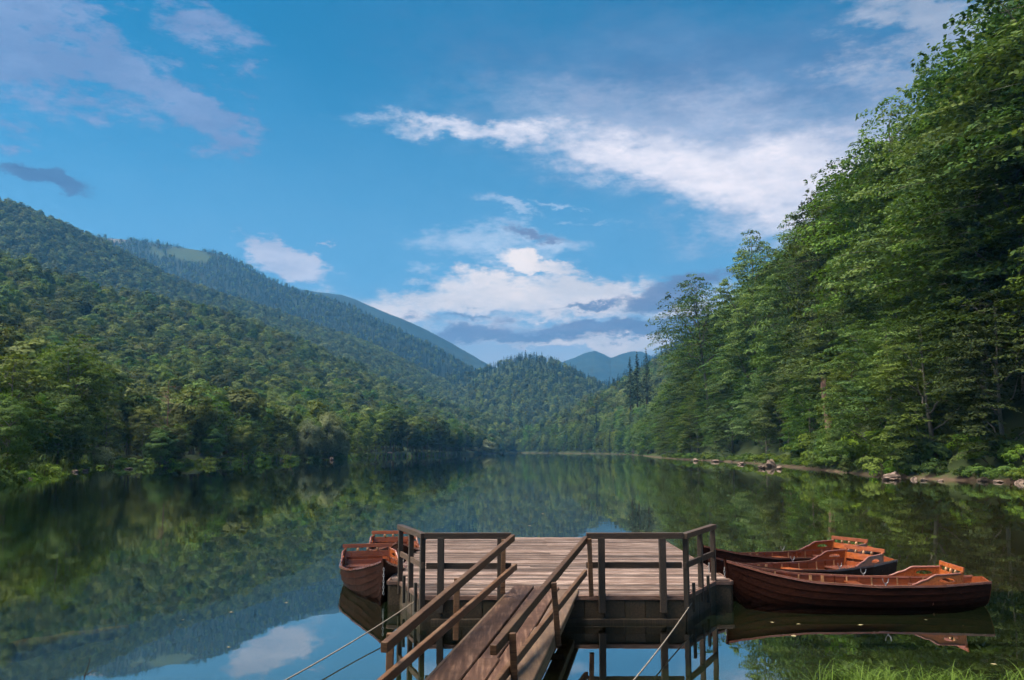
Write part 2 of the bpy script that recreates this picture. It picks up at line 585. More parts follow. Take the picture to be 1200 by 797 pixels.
def mesh_np(name, v, faces, mats, mi=None, tone=None, smooth=False):
    """faces: (M,k) int array"""
    v = np.asarray(v, dtype=np.float32)
    faces = np.asarray(faces, dtype=np.int32)
    me = bpy.data.meshes.new(name)
    k = faces.shape[1]
    me.vertices.add(len(v))
    me.vertices.foreach_set('co', v.ravel())
    me.loops.add(faces.size)
    me.loops.foreach_set('vertex_index', faces.ravel())
    me.polygons.add(len(faces))
    me.polygons.foreach_set('loop_start', np.arange(0, faces.size, k, dtype=np.int32))
    me.polygons.foreach_set('loop_total', np.full(len(faces), k, dtype=np.int32))
    if mi is not None:
        me.polygons.foreach_set('material_index', np.asarray(mi, dtype=np.int32))
    if smooth:
        me.polygons.foreach_set('use_smooth', np.ones(len(faces), dtype=bool))
    for m in (mats if isinstance(mats, (list, tuple)) else [mats]):
        me.materials.append(m)
    if tone is not None:
        a = me.attributes.new('tone', 'FLOAT', 'POINT')
        a.data.foreach_set('value', np.asarray(tone, dtype=np.float32))
    me.update(calc_edges=True)
    me.validate()
    return me


def bm_mesh(name, bm, mat, smooth=False):
    bmesh.ops.recalc_face_normals(bm, faces=bm.faces)
    me = bpy.data.meshes.new(name)
    bm.to_mesh(me)
    bm.free()
    for m in (mat if isinstance(mat, (list, tuple)) else [mat]):
        me.materials.append(m)
    if smooth:
        for p in me.polygons:
            p.use_smooth = True
    return me


def prism(bm, a, b, wdt, hgt, up=(0, 0, 1), bev=0.0):
    """a bar of width x height from a to b"""
    a, b, up = Vector(a), Vector(b), Vector(up)
    d = (b - a).normalized()
    s = d.cross(up).normalized()
    u = s.cross(d).normalized()
    vs_ = []
    for p in (a, b):
        for (i, j) in ((-1, -1), (1, -1), (1, 1), (-1, 1)):
            vs_.append(bm.verts.new(p + s * (i * wdt / 2) + u * (j * hgt / 2)))
    f = [bm.faces.new([vs_[i] for i in q]) for q in ((3, 2, 1, 0), (4, 5, 6, 7), (0, 1, 5, 4), (1, 2, 6, 5), (2, 3, 7, 6), (3, 0, 4, 7))]
    if bev > 0:
        es = {e for q in f for e in q.edges}
        bmesh.ops.bevel(bm, geom=list(es), offset=bev, segments=1, affect='EDGES')


def bar(name, a, b, wdt, hgt, mat, parent, up=(0, 0, 1), bev=0.006):
    """bar as its own object, local frame: x along the bar"""
    a, b = Vector(a), Vector(b)
    d = (b - a)
    L = d.length
    x = d.normalized()
    upv = Vector(up)
    y = upv.cross(x)
    if y.length < 1e-4:
        y = Vector((0, 1, 0)).cross(x)
    y.normalize()
    z = x.cross(y)
    bm = bmesh.new()
    prism(bm, (0, 0, 0), (L, 0, 0), wdt, hgt, (0, 0, 1), bev)
    o = link(name, bm_mesh(name, bm, mat), parent)
    mat4 = Matrix(((x.x, y.x, z.x, a.x), (x.y, y.y, z.y, a.y), (x.z, y.z, z.z, a.z), (0, 0, 0, 1)))
    if parent:
        mat4 = Matrix.LocRotScale(parent.location, parent.rotation_euler, parent.scale).inverted() @ mat4
    o.matrix_local = mat4
    return o


def tube_np(path, radii, sides=8, cap=True):
    path = np.asarray(path, float)
    n = len(path)
    tang = np.gradient(path, axis=0)
    tang /= np.linalg.norm(tang, axis=1)[:, None] + 1e-9
    ref = np.where(np.abs(tang[:, 2:3]) > 0.9, np.array([[1.0, 0, 0]]), np.array([[0, 0, 1.0]]))
    a = np.cross(tang, ref)
    a /= np.linalg.norm(a, axis=1)[:, None] + 1e-9
    b = np.cross(tang, a)
    ang = np.linspace(0, 2 * np.pi, sides, endpoint=False)
    v = path[:, None] + np.asarray(radii)[:, None, None] * (a[:, None] * np.cos(ang)[None, :, None] + b[:, None] * np.sin(ang)[None, :, None])
    v = v.reshape(-1, 3)
    f = []
    for i in range(n - 1):
        for j in range(sides):
            k = (j + 1) % sides
            f.append((i * sides + j, i * sides + k, (i + 1) * sides + k, (i + 1) * sides + j))
    return v, np.array(f, dtype=np.int32)


def merge(parts):
    vs_, fs, off = [], [], 0
    for v, f in parts:
        vs_.append(v)
        fs.append(f + off)
        off += len(v)
    return np.concatenate(vs_), np.concatenate(fs)


# ------------------------------------------------------------------ noise for terrain
def vnoise(x, y, seed=0):
    """cheap value noise"""
    def h(ix, iy):
        n = (ix * 374761393 + iy * 668265263 + seed * 974711) & 0x7fffffff
        n = ((n ^ (n >> 13)) * 1274126177) & 0x7fffffff
        return ((n ^ (n >> 16)) & 0xffff) / 65535.0
    x, y = np.asarray(x, float), np.asarray(y, float)
    ix, iy = np.floor(x).astype(np.int64), np.floor(y).astype(np.int64)
    fx, fy = x - ix, y - iy
    fx, fy = fx * fx * (3 - 2 * fx), fy * fy * (3 - 2 * fy)
    return (h(ix, iy) * (1 - fx) + h(ix + 1, iy) * fx) * (1 - fy) + (h(ix, iy + 1) * (1 - fx) + h(ix + 1, iy + 1) * fx) * fy


def fbm(x, y, seed=0, oct=4):
    s, a, t = 0, 0.5, 0
    for i in range(oct):
        s = s + a * (vnoise(x * 2 ** i, y * 2 ** i, seed + i) - 0.5)
        a *= 0.5
    return s


def smooth01(t):
    t = np.clip(t, 0, 1)
    return t * t * (3 - 2 * t)


def grid_obj(name, X, Y, Z, mat, attrs=None):
    n, k = X.shape
    v = np.stack([X, Y, Z], -1).reshape(-1, 3)
    i = np.arange(n * k).reshape(n, k)
    f = np.stack([i[:-1, :-1], i[:-1, 1:], i[1:, 1:], i[1:, :-1]], -1).reshape(-1, 4)
    me = mesh_np(name, v, f, mat, smooth=True)
    for an, av in (attrs or {}).items():
        a = me.attributes.new(an, 'FLOAT', 'POINT')
        a.data.foreach_set('value', av.ravel().astype(np.float32))
    o = link(name, me)
    tag(o, kind='structure')
    return o


# ------------------------------------------------------------------ ground sheet, water
def near_shore(x):
    x = np.asarray(x, float)
    return 8.9 + 2.45 * smooth01((x - 2.2) / 1.6) + 0.5 * (vnoise(x * 0.6, 0 * x, 3) - 0.5)


def ground_z(x, y):
    dy = y - near_shore(x)
    bank = np.minimum(1.25, -dy * 0.2)
    bed = -np.minimum(0.05 + dy * 0.12, 5.0) + 0.08 * fbm(x * 0.5, y * 0.5, 5)
    return np.where(dy < 0, bank, bed)


ths = np.linspace(-math.pi, math.pi, 181)
rs = np.concatenate([[0.01], np.geomspace(0.6, 6300, 110)])
TT, RR = np.meshgrid(ths, rs, indexing='ij')
GX, GY = RR * np.sin(TT), RR * np.cos(TT)
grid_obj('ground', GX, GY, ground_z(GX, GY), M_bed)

bm = bmesh.new()
vsq = [bm.verts.new(p) for p in ((-1400, -60, 0), (1400, -60, 0), (1400, 1350, 0), (-1400, 1350, 0))]
bm.faces.new(vsq)
wo = link('lake_water', bm_mesh('lake_water', bm, M_water))
tag(wo, kind='structure')

# ------------------------------------------------------------------ hills
LPX = np.array([-900, -500, -200, 0, 75, 130, 240, 320, 380, 430, 520, 560, 600, 640, 680])
LRB = np.array([24, 34, 52, 87, 138, 176, 190, 243, 284, 344, 508, 760, 1060, 1180, 1250])


def hill(name, crest, base, mat, back=1.35, tree=18.0, nu=220, nv=46, nz=6.0, nsc=80.0, prof=1.0, seed=1, shelf=False, ext=None, bzz=-3.0):
    """crest: (px, py, distance); base: (px list, distance list). Returns a height sampler for tree placing"""
    c = np.array(crest, float)
    px = np.linspace(c[0, 0], c[-1, 0], nu)
    py = np.interp(px, c[:, 0], c[:, 1])
    dist = np.interp(px, c[:, 0], c[:, 2])
    rb = np.interp(px, base[0], base[1])
    rr = np.array([ray(a, b) for a, b in zip(px, py)])
    hor = np.hypot(rr[:, 0], rr[:, 1])
    ux, uy = rr[:, 0] / hor, rr[:, 1] / hor
    zc = CAMH + rr[:, 2] / hor * dist - tree
    t = np.concatenate([np.linspace(0, 1, nv), np.linspace(1, 1.8, 14)[1:]])
    T, _ = np.meshgrid(t, px, indexing='ij')
    rad = np.where(T <= 1, rb + (dist - rb) * T, dist * (1 + (T - 1) / 0.8 * (back - 1)))
    Z = np.where(T <= 1, bzz + (zc - bzz) * np.power(np.clip(T, 0, 1), prof), zc - (zc + 30) * smooth01((T - 1) / 0.8) * 0.8)
    if shelf:
        Z = np.maximum(Z, np.where(rad - rb > 0.0, bzz + np.minimum((rad - rb) * 0.55, 3.2), -99))
        Z = np.where(rad - rb < 12, np.minimum(Z, bzz + (rad - rb) * 0.55), Z)
    X, Y = rad * ux, rad * uy
    env = smooth01(T * 5) * (1 - 0.75 * np.exp(-((T - 1) / 0.08) ** 2))
    Z = Z + nz * env * 2 * fbm(X / nsc, Y / nsc, seed, 4)
    return dict(name=name, X=X, Y=Y, Z=Z, mat=mat, px=px, t=t, T=T)


def finish_hill(H, attrs=None):
    H['obj'] = grid_obj(H['name'], H['X'], H['Y'], H['Z'], H['mat'], attrs)
    return H


def scatter(H, spacing, seed, pxr=(-60, 1260), tmin=0.01, tmax=1.06, keep=None):
    """one tree spot per spacing^2 of ground, jittered; returns points"""
    r = np.random.default_rng(seed)
    X, Y, Z = H['X'], H['Y'], H['Z']
    p00 = np.stack([X[:-1, :-1], Y[:-1, :-1], Z[:-1, :-1]], -1)
    p10 = np.stack([X[1:, :-1], Y[1:, :-1], Z[1:, :-1]], -1)
    p01 = np.stack([X[:-1, 1:], Y[:-1, 1:], Z[:-1, 1:]], -1)
    p11 = np.stack([X[1:, 1:], Y[1:, 1:], Z[1:, 1:]], -1)
    e1, e2 = p10 - p00, p01 - p00
    area = np.abs(e1[..., 0] * e2[..., 1] - e1[..., 1] * e2[..., 0])
    Tm = H['T'][:-1, :-1]
    P = np.broadcast_to(H['px'][None, :-1], Tm.shape)
    area = np.where((Tm >= tmin) & (Tm <= tmax) & (P > pxr[0]) & (P < pxr[1]), area, 0)
    tot = area.sum()
    n = int(tot / spacing ** 2 * 1.6)
    idx = r.choice(area.size, n, p=(area / tot).ravel())
    a, b = r.random(n)[:, None], r.random(n)[:, None]
    q = lambda m: m.reshape(-1, 3)[idx]
    pts = q(p00) * (1 - a) * (1 - b) + q(p10) * a * (1 - b) + q(p01) * (1 - a) * b + q(p11) * a * b
    if keep is not None:
        pts = pts[keep(pts)]
    # thin out: at most one per grid cell
    cell = np.floor(pts[:, :2] / spacing).astype(np.int64)
    _, first = np.unique(cell[:, 0] * 1000003 + cell[:, 1], return_index=True)
    return pts[first]


left = finish_hill(hill('hill_left_near',
    [(-700, 215, 380), (-300, 240, 520), (-60, 275, 660), (0, 290, 700), (35, 300, 720), (60, 314, 740), (88, 322, 760), (116, 330, 780), (158, 340, 820), (211, 353, 880), (263, 362, 940),
     (298, 375, 960), (351, 397, 980), (420, 425, 1020), (470, 452, 1080), (520, 470, 1130), (580, 487, 1200), (640, 500, 1300), (690, 510, 1380)],
    (LPX, LRB), M_hill, tree=17, nu=300, nv=70, nz=9, nsc=130, prof=1.55, seed=11, shelf=True, bzz=-1.2))
left2 = finish_hill(hill('hill_left_middle',
    [(-600, 120, 1300), (-200, 180, 1450), (0, 232, 1500), (35, 243, 1500), (60, 252, 1520), (105, 272, 1550), (140, 289, 1580), (175, 308, 1600), (200, 320, 1620), (246, 335, 1650), (281, 347, 1680),
     (316, 358, 1700), (351, 372, 1720), (386, 385, 1750), (420, 397, 1780), (470, 420, 1800), (530, 450, 1850), (600, 480, 1900)],
    ([-600, 600], [650, 1100]), M_hill, tree=16, nz=22, nsc=260, seed=21, bzz=5))
left3 = hill('hill_left_far',
    [(-120, 268, 2800), (60, 268, 2800), (105, 271, 2800), (140, 274, 2800), (165, 277, 2800), (200, 282, 2800), (230, 287, 2780), (255, 291, 2760), (275, 299, 2740), (300, 311, 2700), (320, 322, 2680),
     (345, 333, 2650), (380, 343, 2600), (415, 353, 2550), (440, 367, 2500), (480, 387, 2450), (520, 408, 2400), (550, 426, 2350), (580, 440, 2300), (640, 470, 2250)],
    ([-120, 640], [1500, 1700]), M_far, tree=17, nz=30, nsc=330, seed=31, bzz=10)


def blob_attr(H, px, py, rx, ry, rot=0):
    """a patch of ground, given where it lies on this slope"""
    X, Y, Z = H['X'], H['Y'], H['Z']
    yc = Y * math.cos(TH) + (Z - CAMH) * math.sin(TH)
    u = 600 + FPX * X / yc
    v = 398.5 - FPX * (-Y * math.sin(TH) + (Z - CAMH) * math.cos(TH)) / yc
    c, s = math.cos(R(rot)), math.sin(R(rot))
    a, b = (u - px), (v - py)
    a, b = (a * c + b * s) / rx, (-a * s + b * c) / ry
    d = a * a + b * b + 1.2 * fbm(X / 90, Z / 60, 77)
    return np.where(H['T'] <= 1.02, smooth01((1.15 - d) / 0.3), 0)


left3['mead'] = np.maximum(blob_attr(left3, 222, 300, 29, 8, 8), blob_attr(left3, 184, 296, 11, 4, 30))
left3['crag'] = blob_attr(left3, 136, 279, 12, 6, 10)
finish_hill(left3, {'meadow': left3['mead'], 'crag': left3['crag']})
far4 = finish_hill(hill('mountain_left_blue',
    [(300, 330, 4200), (400, 345, 4200), (440, 361, 4100), (470, 372, 4000), (500, 385, 4000), (530, 401, 4000), (555, 416, 3900), (575, 429, 3800), (620, 455, 3700)],
    ([300, 620], [2900, 2900]), M_far, tree=0, nz=60, nsc=360, seed=41, bzz=40))
centre = finish_hill(hill('hill_centre',
    [(440, 470, 1750), (500, 444, 1850), (545, 434, 1900), (572, 426, 1900), (600, 416, 1900), (622, 412, 1900), (650, 418, 1900), (680, 432, 1880), (705, 447, 1850), (740, 470, 1800), (790, 500, 1750)],
    ([440, 790], [1260, 1260]), M_hill, tree=17, nu=160, nz=20, nsc=200, seed=51, bzz=3))
peaks = finish_hill(hill('mountain_peaks',
    [(600, 440, 5400), (650, 428, 5400), (672, 420, 5400), (685, 414, 5400), (697, 411, 5400), (706, 414, 5400), (716, 419, 5400), (728, 414, 5500), (742, 411, 5600), (752, 412, 5600), (770, 420, 5600), (820, 440, 5600)],
    ([600, 820], [4000, 4000]), M_far, tree=0, nu=140, nz=75, nsc=420, seed=61, bzz=60, back=1.1))
right2 = finish_hill(hill('hill_right_far',
    [(655, 478, 1750), (700, 450, 1850), (722, 440, 1900), (745, 429, 1950), (765, 416, 2000), (790, 397, 2050), (810, 383, 2100), (840, 362, 2150), (900, 345, 2150), (1150, 345, 2150), (1400, 360, 2150)],
    ([655, 1400], [1350, 1350]), M_far, tree=17, nu=160, nz=22, nsc=220, seed=71, bzz=8))

# right bank skyline as seen: treetop heights are limited by it
SKY_R = np.array([(600, 512), (630, 492), (660, 478), (700, 458), (740, 436), (770, 418), (790, 400), (805, 362), (830, 335), (850, 318), (880, 290), (900, 268), (935, 256), (960, 240), (985, 215), (1005, 185), (1030, 140), (1060, 118),
                  (1090, 80), (1115, 40), (1135, 5), (1160, -40), (1200, -70), (1300, -120), (1700, -200)], float)


# right bank: height depends on the distance from the waterline
RSH = np.array([(70, 30), (52, 58), (45, 80), (41.5, 92), (41, 104), (43.5, 120), (45.5, 135), (50, 170), (54, 210), (55, 245), (54, 300), (62, 400), (78, 560), (86, 700), (70, 850), (40, 980), (0, 1100), (-60, 1180)], float)


def densify(p, n=8):
    out = []
    for i in range(len(p) - 1):
        for k in range(n):
            out.append(p[i] + (p[i + 1] - p[i]) * k / n)
    out.append(p[-1])
    return np.array(out)


def smooth_line(p, it=3):
    p = p.copy()
    for _ in range(it):
        q = p.copy()
        q[1:-1] = 0.25 * p[:-2] + 0.5 * p[1:-1] + 0.25 * p[2:]
        p = q
    return p


RSHD = smooth_line(densify(RSH), 6)


def shore_s(x, y):
    """signed distance from the right-hand waterline, positive inland (to the right)"""
    sh = np.shape(x)
    p = np.stack([np.ravel(x), np.ravel(y)], -1)
    best = np.full(len(p), 1e9)
    sign = np.zeros(len(p))
    for i in range(len(RSHD) - 1):
        a, b = RSHD[i], RSHD[i + 1]
        d = b - a
        t = np.clip(((p - a) @ d) / (d @ d), 0, 1)
        q = a + t[:, None] * d
        dd = np.hypot(*(p - q).T)
        cr = d[0] * (p[:, 1] - a[1]) - d[1] * (p[:, 0] - a[0])
        m = dd < best
        best = np.where(m, dd, best)
        sign = np.where(m, np.where(cr < 0, 1, -1), sign)
    return (best * sign).reshape(sh)


def right_z(x, y):
    s = shore_s(x, y) + 1.6 * fbm(np.asarray(x) / 9, np.asarray(y) / 9, 81)
    k = (1.0 + 0.25 * smooth01((420 - np.asarray(y)) / 200))
    z = np.where(s < 0, np.maximum(s * 0.4, -4.5), np.minimum(s * 0.45, 0.8 + 0 * s))
    up = np.maximum(s - 3.0, 0)
    z = z + k * (0.78 * np.minimum(up, 55) + 0.5 * np.clip(up - 55, 0, 120) + 0.2 * np.clip(up - 175, 0, 1e9))
    u = 600 + FPX * np.asarray(x) / np.maximum(np.asarray(y), 1)
    cap = CAMH + (HOR - np.interp(u, SKY_R[:, 0], SKY_R[:, 1])) / FPX * np.asarray(y) - 19.0
    z = np.where((np.asarray(y) > 430) & (u < 830), np.minimum(z, np.maximum(cap, np.minimum(z, 1.2))), z)
    return z + smooth01(up / 10) * 3.5 * fbm(np.asarray(x) / 25, np.asarray(y) / 25, 83)


pxs = np.concatenate([np.linspace(560, 1250, 170), np.linspace(1260, 2600, 40)])
azs = np.arctan((pxs - 600) / FPX)
rads = np.geomspace(45, 1350, 150)
AA, RD = np.meshgrid(azs, rads, indexing='xy')
RX, RY = RD * np.sin(AA), RD * np.cos(AA)
grid_obj('hill_right_bank', RX, RY, right_z(RX, RY), M_hill)


# ------------------------------------------------------------------ plant meshes
def leaves_np(c, nrm, size, r, asp=0.62):
    n = len(c)
    nrm = nrm / (np.linalg.norm(nrm, axis=1)[:, None] + 1e-9)
    t = r.normal(size=(n, 3))
    a = np.cross(nrm, t)
    a /= np.linalg.norm(a, axis=1)[:, None] + 1e-9
    b = np.cross(nrm, a)
    s = (np.asarray(size) * np.ones(n))[:, None]
    v = np.stack([c - a * s * .5, c + b * s * asp * .5, c + a * s * .5 - nrm * s * 0.12, c - b * s * asp * .5], 1).reshape(-1, 3)
    return v, np.arange(4 * n, dtype=np.int32).reshape(-1, 4)


def trunk_np(H, r0, r, lean=0.04, sides=9, n=9, kink=0.25):
    t = np.linspace(0, 1, n)
    dx = np.cumsum(r.normal(0, kink, n)) * 0.35 + lean * H * t
    dy = np.cumsum(r.normal(0, kink, n)) * 0.35
    dx[0] = dy[0] = 0
    path = np.stack([dx, dy, -0.8 + t * (H + 0.8)], -1)
    rad = r0 * (1 - 0.9 * t) * (1 + 0.5 * np.exp(-t * 18))
    return path, tube_np(path, rad, sides)


def spray(r, acc, root, ang, L, W, rise, droop, k, leaf, tone):
    """one flat drooping spray of leaves on side twigs"""
    t = r.random(k) ** 0.75
    tw = np.round(t * 6 + r.normal(0, .18, k)) / 6
    t = np.clip(0.4 * t + 0.6 * tw, 0.02, 1.06)
    lat = r.uniform(-1, 1, k) * W * np.sin(np.pi * np.clip(t * 0.86 + 0.08, 0, 1)) ** 0.8
    rr_ = L * t + np.abs(lat) * 0.25
    z = root[2] + rise * t - droop * t ** 2 - 0.16 * np.abs(lat) + r.normal(0, 0.11, k)
    ca, sa = math.cos(ang), math.sin(ang)
    acc[0].append(np.stack([root[0] + ca * rr_ - sa * lat, root[1] + sa * rr_ + ca * lat, z], -1))
    acc[1].append(np.stack([ca * (0.15 + 0.5 * t), sa * (0.15 + 0.5 * t), np.full(k, 0.9)], -1) + r.normal(0, 0.34, (k, 3)))
    acc[2].append(leaf * r.uniform(0.6, 1.35, k))
    acc[3].append(np.clip(tone + r.normal(0, 0.16, k), 0, 1))


def lobed_tree(seed, H=28., Rm=7.5, lobes=11, sprays=30, per=85, leaf=0.38, low=0.06, mat=None, lean=0.0, open_=1.0, bark=None):
    """old broadleaf: limbs that each carry a dome of leaf sprays, with gaps between the domes"""
    r = np.random.default_rng(seed)
    path, tr = trunk_np(H * 0.86, 0.34 * H / 28, r, lean)
    wp = [tr]
    acc = ([], [], [], [])
    a0 = r.uniform(0, 6.28)
    for i in range(lobes):
        f = i / (lobes - 1)
        if i == lobes - 1:
            off, hb, lr, lh = 0.0, H * 0.70, Rm * 0.60, H * 0.26
        else:
            hb = H * (low + (0.74 - low) * f + r.normal(0, 0.02))
            u = hb / H
            off = Rm * (0.70 - 0.34 * max(0, u - 0.40)) * r.uniform(0.75, 1.2)
            lr = Rm * r.uniform(0.46, 0.66) * (1.0 if u > .2 else .85)
            lh = H * r.uniform(0.15, 0.24)
        ang = a0 + i * 2.399963 + r.normal(0, .3)
        tx, ty = np.interp(hb, path[:, 2], path[:, 0]), np.interp(hb, path[:, 2], path[:, 1])
        cx, cy = tx + off * math.cos(ang), ty + off * math.sin(ang)
        tt = np.linspace(0, 1, 7)
        h0 = max(1.0, hb - off * 0.5)
        limb = np.stack([tx + (cx - tx) * tt, ty + (cy - ty) * tt, h0 + (hb + lh * .7 - h0) * tt ** 1.4], -1)
        limb[1:-1] += r.normal(0, .18, (5, 3))
        wp.append(tube_np(limb, np.linspace(.15, .03, 7), 6))
        tone = r.uniform(.3, .65)
        for k in range(sprays):
            v = (k + r.random()) / sprays
            h = hb - lh * .25 + lh * 1.2 * v
            rad = lr * math.sqrt(max(.03, 1 - max(0, v - .25) ** 2 / .5625)) * r.uniform(.6, 1.15)
            a = k * 2.399963 + r.normal(0, .6)
            d = np.array([math.cos(a), math.sin(a)])
            if off > 0 and d @ np.array([math.cos(ang), math.sin(ang)]) < -.45 and r.random() < .5:
                continue
            L = rad
            spray(r, acc, (cx + d[0] * L * .08, cy + d[1] * L * .08, h), a, L, L * r.uniform(.28, .5) + .35, r.uniform(0, .35) * L, r.uniform(.2, .6) * L,
                  int(per * (.35 + .75 * rad / lr) * r.uniform(.7, 1.2) * open_), leaf, np.clip(tone + r.normal(0, .14), .1, .9))
            if k % 4 == 0:
                t3 = np.linspace(0, .9, 4)
                wp.append(tube_np(np.stack([cx + d[0] * L * t3, cy + d[1] * L * t3, h - .1 + .1 * L * t3 - .3 * L * t3 ** 2], -1), np.linspace(.04, .01, 4), 4))
    v, f = merge(wp)
    trunk = mesh_np('trunk', v, f, bark or M_bark, smooth=True)
    lv, lf = leaves_np(np.concatenate(acc[0]), np.concatenate(acc[1]), np.concatenate(acc[2]), r)
    crown = mesh_np('crown', lv, lf, mat or M_beech, tone=np.repeat(np.concatenate(acc[3]), 4))
    return trunk, crown, float(np.concatenate(acc[0])[:, 2].max())


def round_crown(r, ctr, rad, clumps, per, leaf, rc=(0.2, 0.36), zmin=-0.55, squash=0.62):
    lc, ln, ls, lt = [], [], [], []
    ctr, rad = np.array(ctr, float), np.array(rad, float)
    for i in range(clumps):
        d = r.normal(size=3)
        d /= np.linalg.norm(d)
        while d[2] < zmin:
            d = r.normal(size=3)
            d /= np.linalg.norm(d)
        c = ctr + d * rad * r.uniform(0.62, 0.98)
        q = rad.min() * r.uniform(*rc)
        e = r.normal(size=(per, 3))
        e[:, 2] = e[:, 2] * 0.9 + 0.45
        e += d * 0.5
        e /= np.linalg.norm(e, axis=1)[:, None]
        sz = np.array([q, q, q * squash])
        p = c + e * sz * r.uniform(0.7, 1.08, (per, 1))
        lc.append(p)
        ln.append(e * .7 + d * .7 + np.array([0, 0, 0.3]) + r.normal(0, 0.26, (per, 3)))
        ls.append(leaf * r.uniform(0.65, 1.35, per))
        lt.append(np.clip(r.uniform(0.2, 0.75) + r.normal(0, 0.14, per), 0, 1))
    return np.concatenate(lc), np.concatenate(ln), np.concatenate(ls), np.concatenate(lt)


def round_tree(seed, H=20., Rm=5., clumps=90, per=70, leaf=0.5, mat=None, low=0.12, bark=None, rc=(0.2, 0.36), squash=0.62):
    r = np.random.default_rng(seed)
    path, tr = trunk_np(H * 0.85, 0.28 * H / 20, r, 0.02)
    wp = [tr]
    for k in range(9):
        h = H * r.uniform(0.25, 0.7)
        a = r.uniform(0, 6.28)
        L = Rm * r.uniform(0.6, 0.9)
        tt = np.linspace(0, 1, 5)
        wp.append(tube_np(np.stack([math.cos(a) * L * tt, math.sin(a) * L * tt, h + L * 0.8 * tt ** 0.8], -1), np.linspace(0.13, 0.03, 5), 5))
    v, f = merge(wp)
    trunk = mesh_np('trunk', v, f, bark or M_bark, smooth=True)
    hc = H * (1 + low) / 2
    c, n, s, t = round_crown(r, (0, 0, hc), (Rm, Rm, H * (1 - low) / 2), clumps, per, leaf, rc, -0.8, squash)
    lv, lf = leaves_np(c, n, s, r)
    crown = mesh_np('crown', lv, lf, mat or M_forest, tone=np.repeat(t, 4))
    return trunk, crown, H


def conifer(seed, H=22., Rm=3.2, tiers=26, per=34, leaf=0.8, mat=None, low=0.06):
    r = np.random.default_rng(seed)
    path, tr = trunk_np(H * 0.97, 0.22 * H / 20, r, 0.0, 7, 6, 0.05)
    lc, ln, ls, lt = [], [], [], []
    for i in range(tiers):
        u = low + (1 - low) * i / tiers
        rad = Rm * (1 - u) ** 0.85 * r.uniform(0.8, 1.15) + 0.15
        nb = 7 if u < 0.7 else 5
        for b in range(nb):
            a = r.uniform(0, 6.28)
            rad_b = rad * r.uniform(0.6, 1.15)
            k = max(4, int(per * rad_b / Rm / nb * 3))
            t = r.random(k) ** 0.6
            lat = r.normal(0, 0.16, k) * rad_b
            x = math.cos(a) * rad_b * t - math.sin(a) * lat
            y = math.sin(a) * rad_b * t + math.cos(a) * lat
            z = H * u + 0.5 - rad_b * 0.42 * t ** 1.3 + r.normal(0, 0.08, k)
            lc.append(np.stack([x, y, z], -1))
            ln.append(np.stack([np.cos(a) * np.full(k, .5), np.sin(a) * np.full(k, .5), np.full(k, .8)], -1) + r.normal(0, .3, (k, 3)))
            ls.append(leaf * r.uniform(.6, 1.3, k))
            lt.append(np.clip(r.uniform(.2, .7) + r.normal(0, .15, k), 0, 1))
    trunk = mesh_np('trunk', *tr, M_barkdark, smooth=True)
    lv, lf = leaves_np(np.concatenate(lc), np.concatenate(ln), np.concatenate(ls), r, 0.45)
    crown = mesh_np('crown', lv, lf, mat or M_conifer, tone=np.repeat(np.concatenate(lt), 4))
    return trunk, crown, H


def bush_mesh(seed, Rx=1.6, Hh=1.6, clumps=26, per=60, leaf=0.2, mat=None):
    r = np.random.default_rng(seed)
    c, n, s, t = round_crown(r, (0, 0, Hh * 0.42), (Rx, Rx * 0.85, Hh * 0.58), clumps, per, leaf, (0.28, 0.5), -0.35, 0.8)
    c[:, 2] = np.maximum(c[:, 2], 0.03)
    lv, lf = leaves_np(c, n, s, r, 0.5)
    crown = mesh_np('foliage', lv, lf, mat or M_bush, tone=np.repeat(t, 4))
    wp = []
    for k in range(6):
        a = r.uniform(0, 6.28)
        tt = np.linspace(0, 1, 4)
        wp.append(tube_np(np.stack([math.cos(a) * Rx * .6 * tt, math.sin(a) * Rx * .6 * tt, -0.3 + (Hh * .8 + .3) * tt], -1), np.linspace(.04, .012, 4), 4))
    v, f = merge(wp)
    return mesh_np('stems', v, f, M_barkdark), crown, Hh


def join_mesh(name, trunk, crown):
    bm = bmesh.new()
    bm.from_mesh(crown)
    nf = len(bm.faces)
    lay = bm.verts.layers.float.get('tone')
    bm.from_mesh(trunk)
    bm.faces.ensure_lookup_table()
    for f in bm.faces[nf:]:
        f.material_index = 1
    me = bpy.data.meshes.new(name)
    bm.to_mesh(me)
    bm.free()
    me.materials.append(crown.materials[0])
    me.materials.append(trunk.materials[0])
    return me


# near right-bank beeches, three builds; then mid-distance and hillside builds
T0 = [lobed_tree(101, 28, 7.6, 12, 30, 105, 0.34, mat=M_beech),
      lobed_tree(102, 30, 7.0, 13, 30, 100, 0.34, mat=M_beechY, lean=-0.04),
      lobed_tree(103, 27, 8.2, 11, 30, 105, 0.38, mat=M_maple),
      lobed_tree(104, 31, 7.0, 10, 28, 80, 0.36, 0.25, mat=M_beech, lean=0.04, open_=.8)]
TOPEN = lobed_tree(105, 26, 6.5, 10, 26, 70, 0.36, 0.42, mat=M_beech, lean=-0.13, open_=.85)
T1 = [round_tree(201, 19, 5.8, 120, 84, 0.46, M_beech, 0.06),
      round_tree(202, 21, 5.4, 120, 84, 0.46, M_forest, 0.05),
      lobed_tree(203, 21, 5.8, 11, 20, 44, 0.5, 0.03, mat=M_maple),
      lobed_tree(204, 22, 5.6, 11, 20, 44, 0.5, 0.03, mat=M_beechY)]
T2 = [round_tree(301, 17, 5.4, 64, 52, 0.72, M_forest, 0.12), round_tree(302, 18, 5.0, 64, 52, 0.72, M_forest, 0.12),
      round_tree(303, 16, 5.8, 68, 52, 0.72, M_forest, 0.16), round_tree(304, 18, 5.3, 62, 52, 0.72, M_beech, 0.12)]
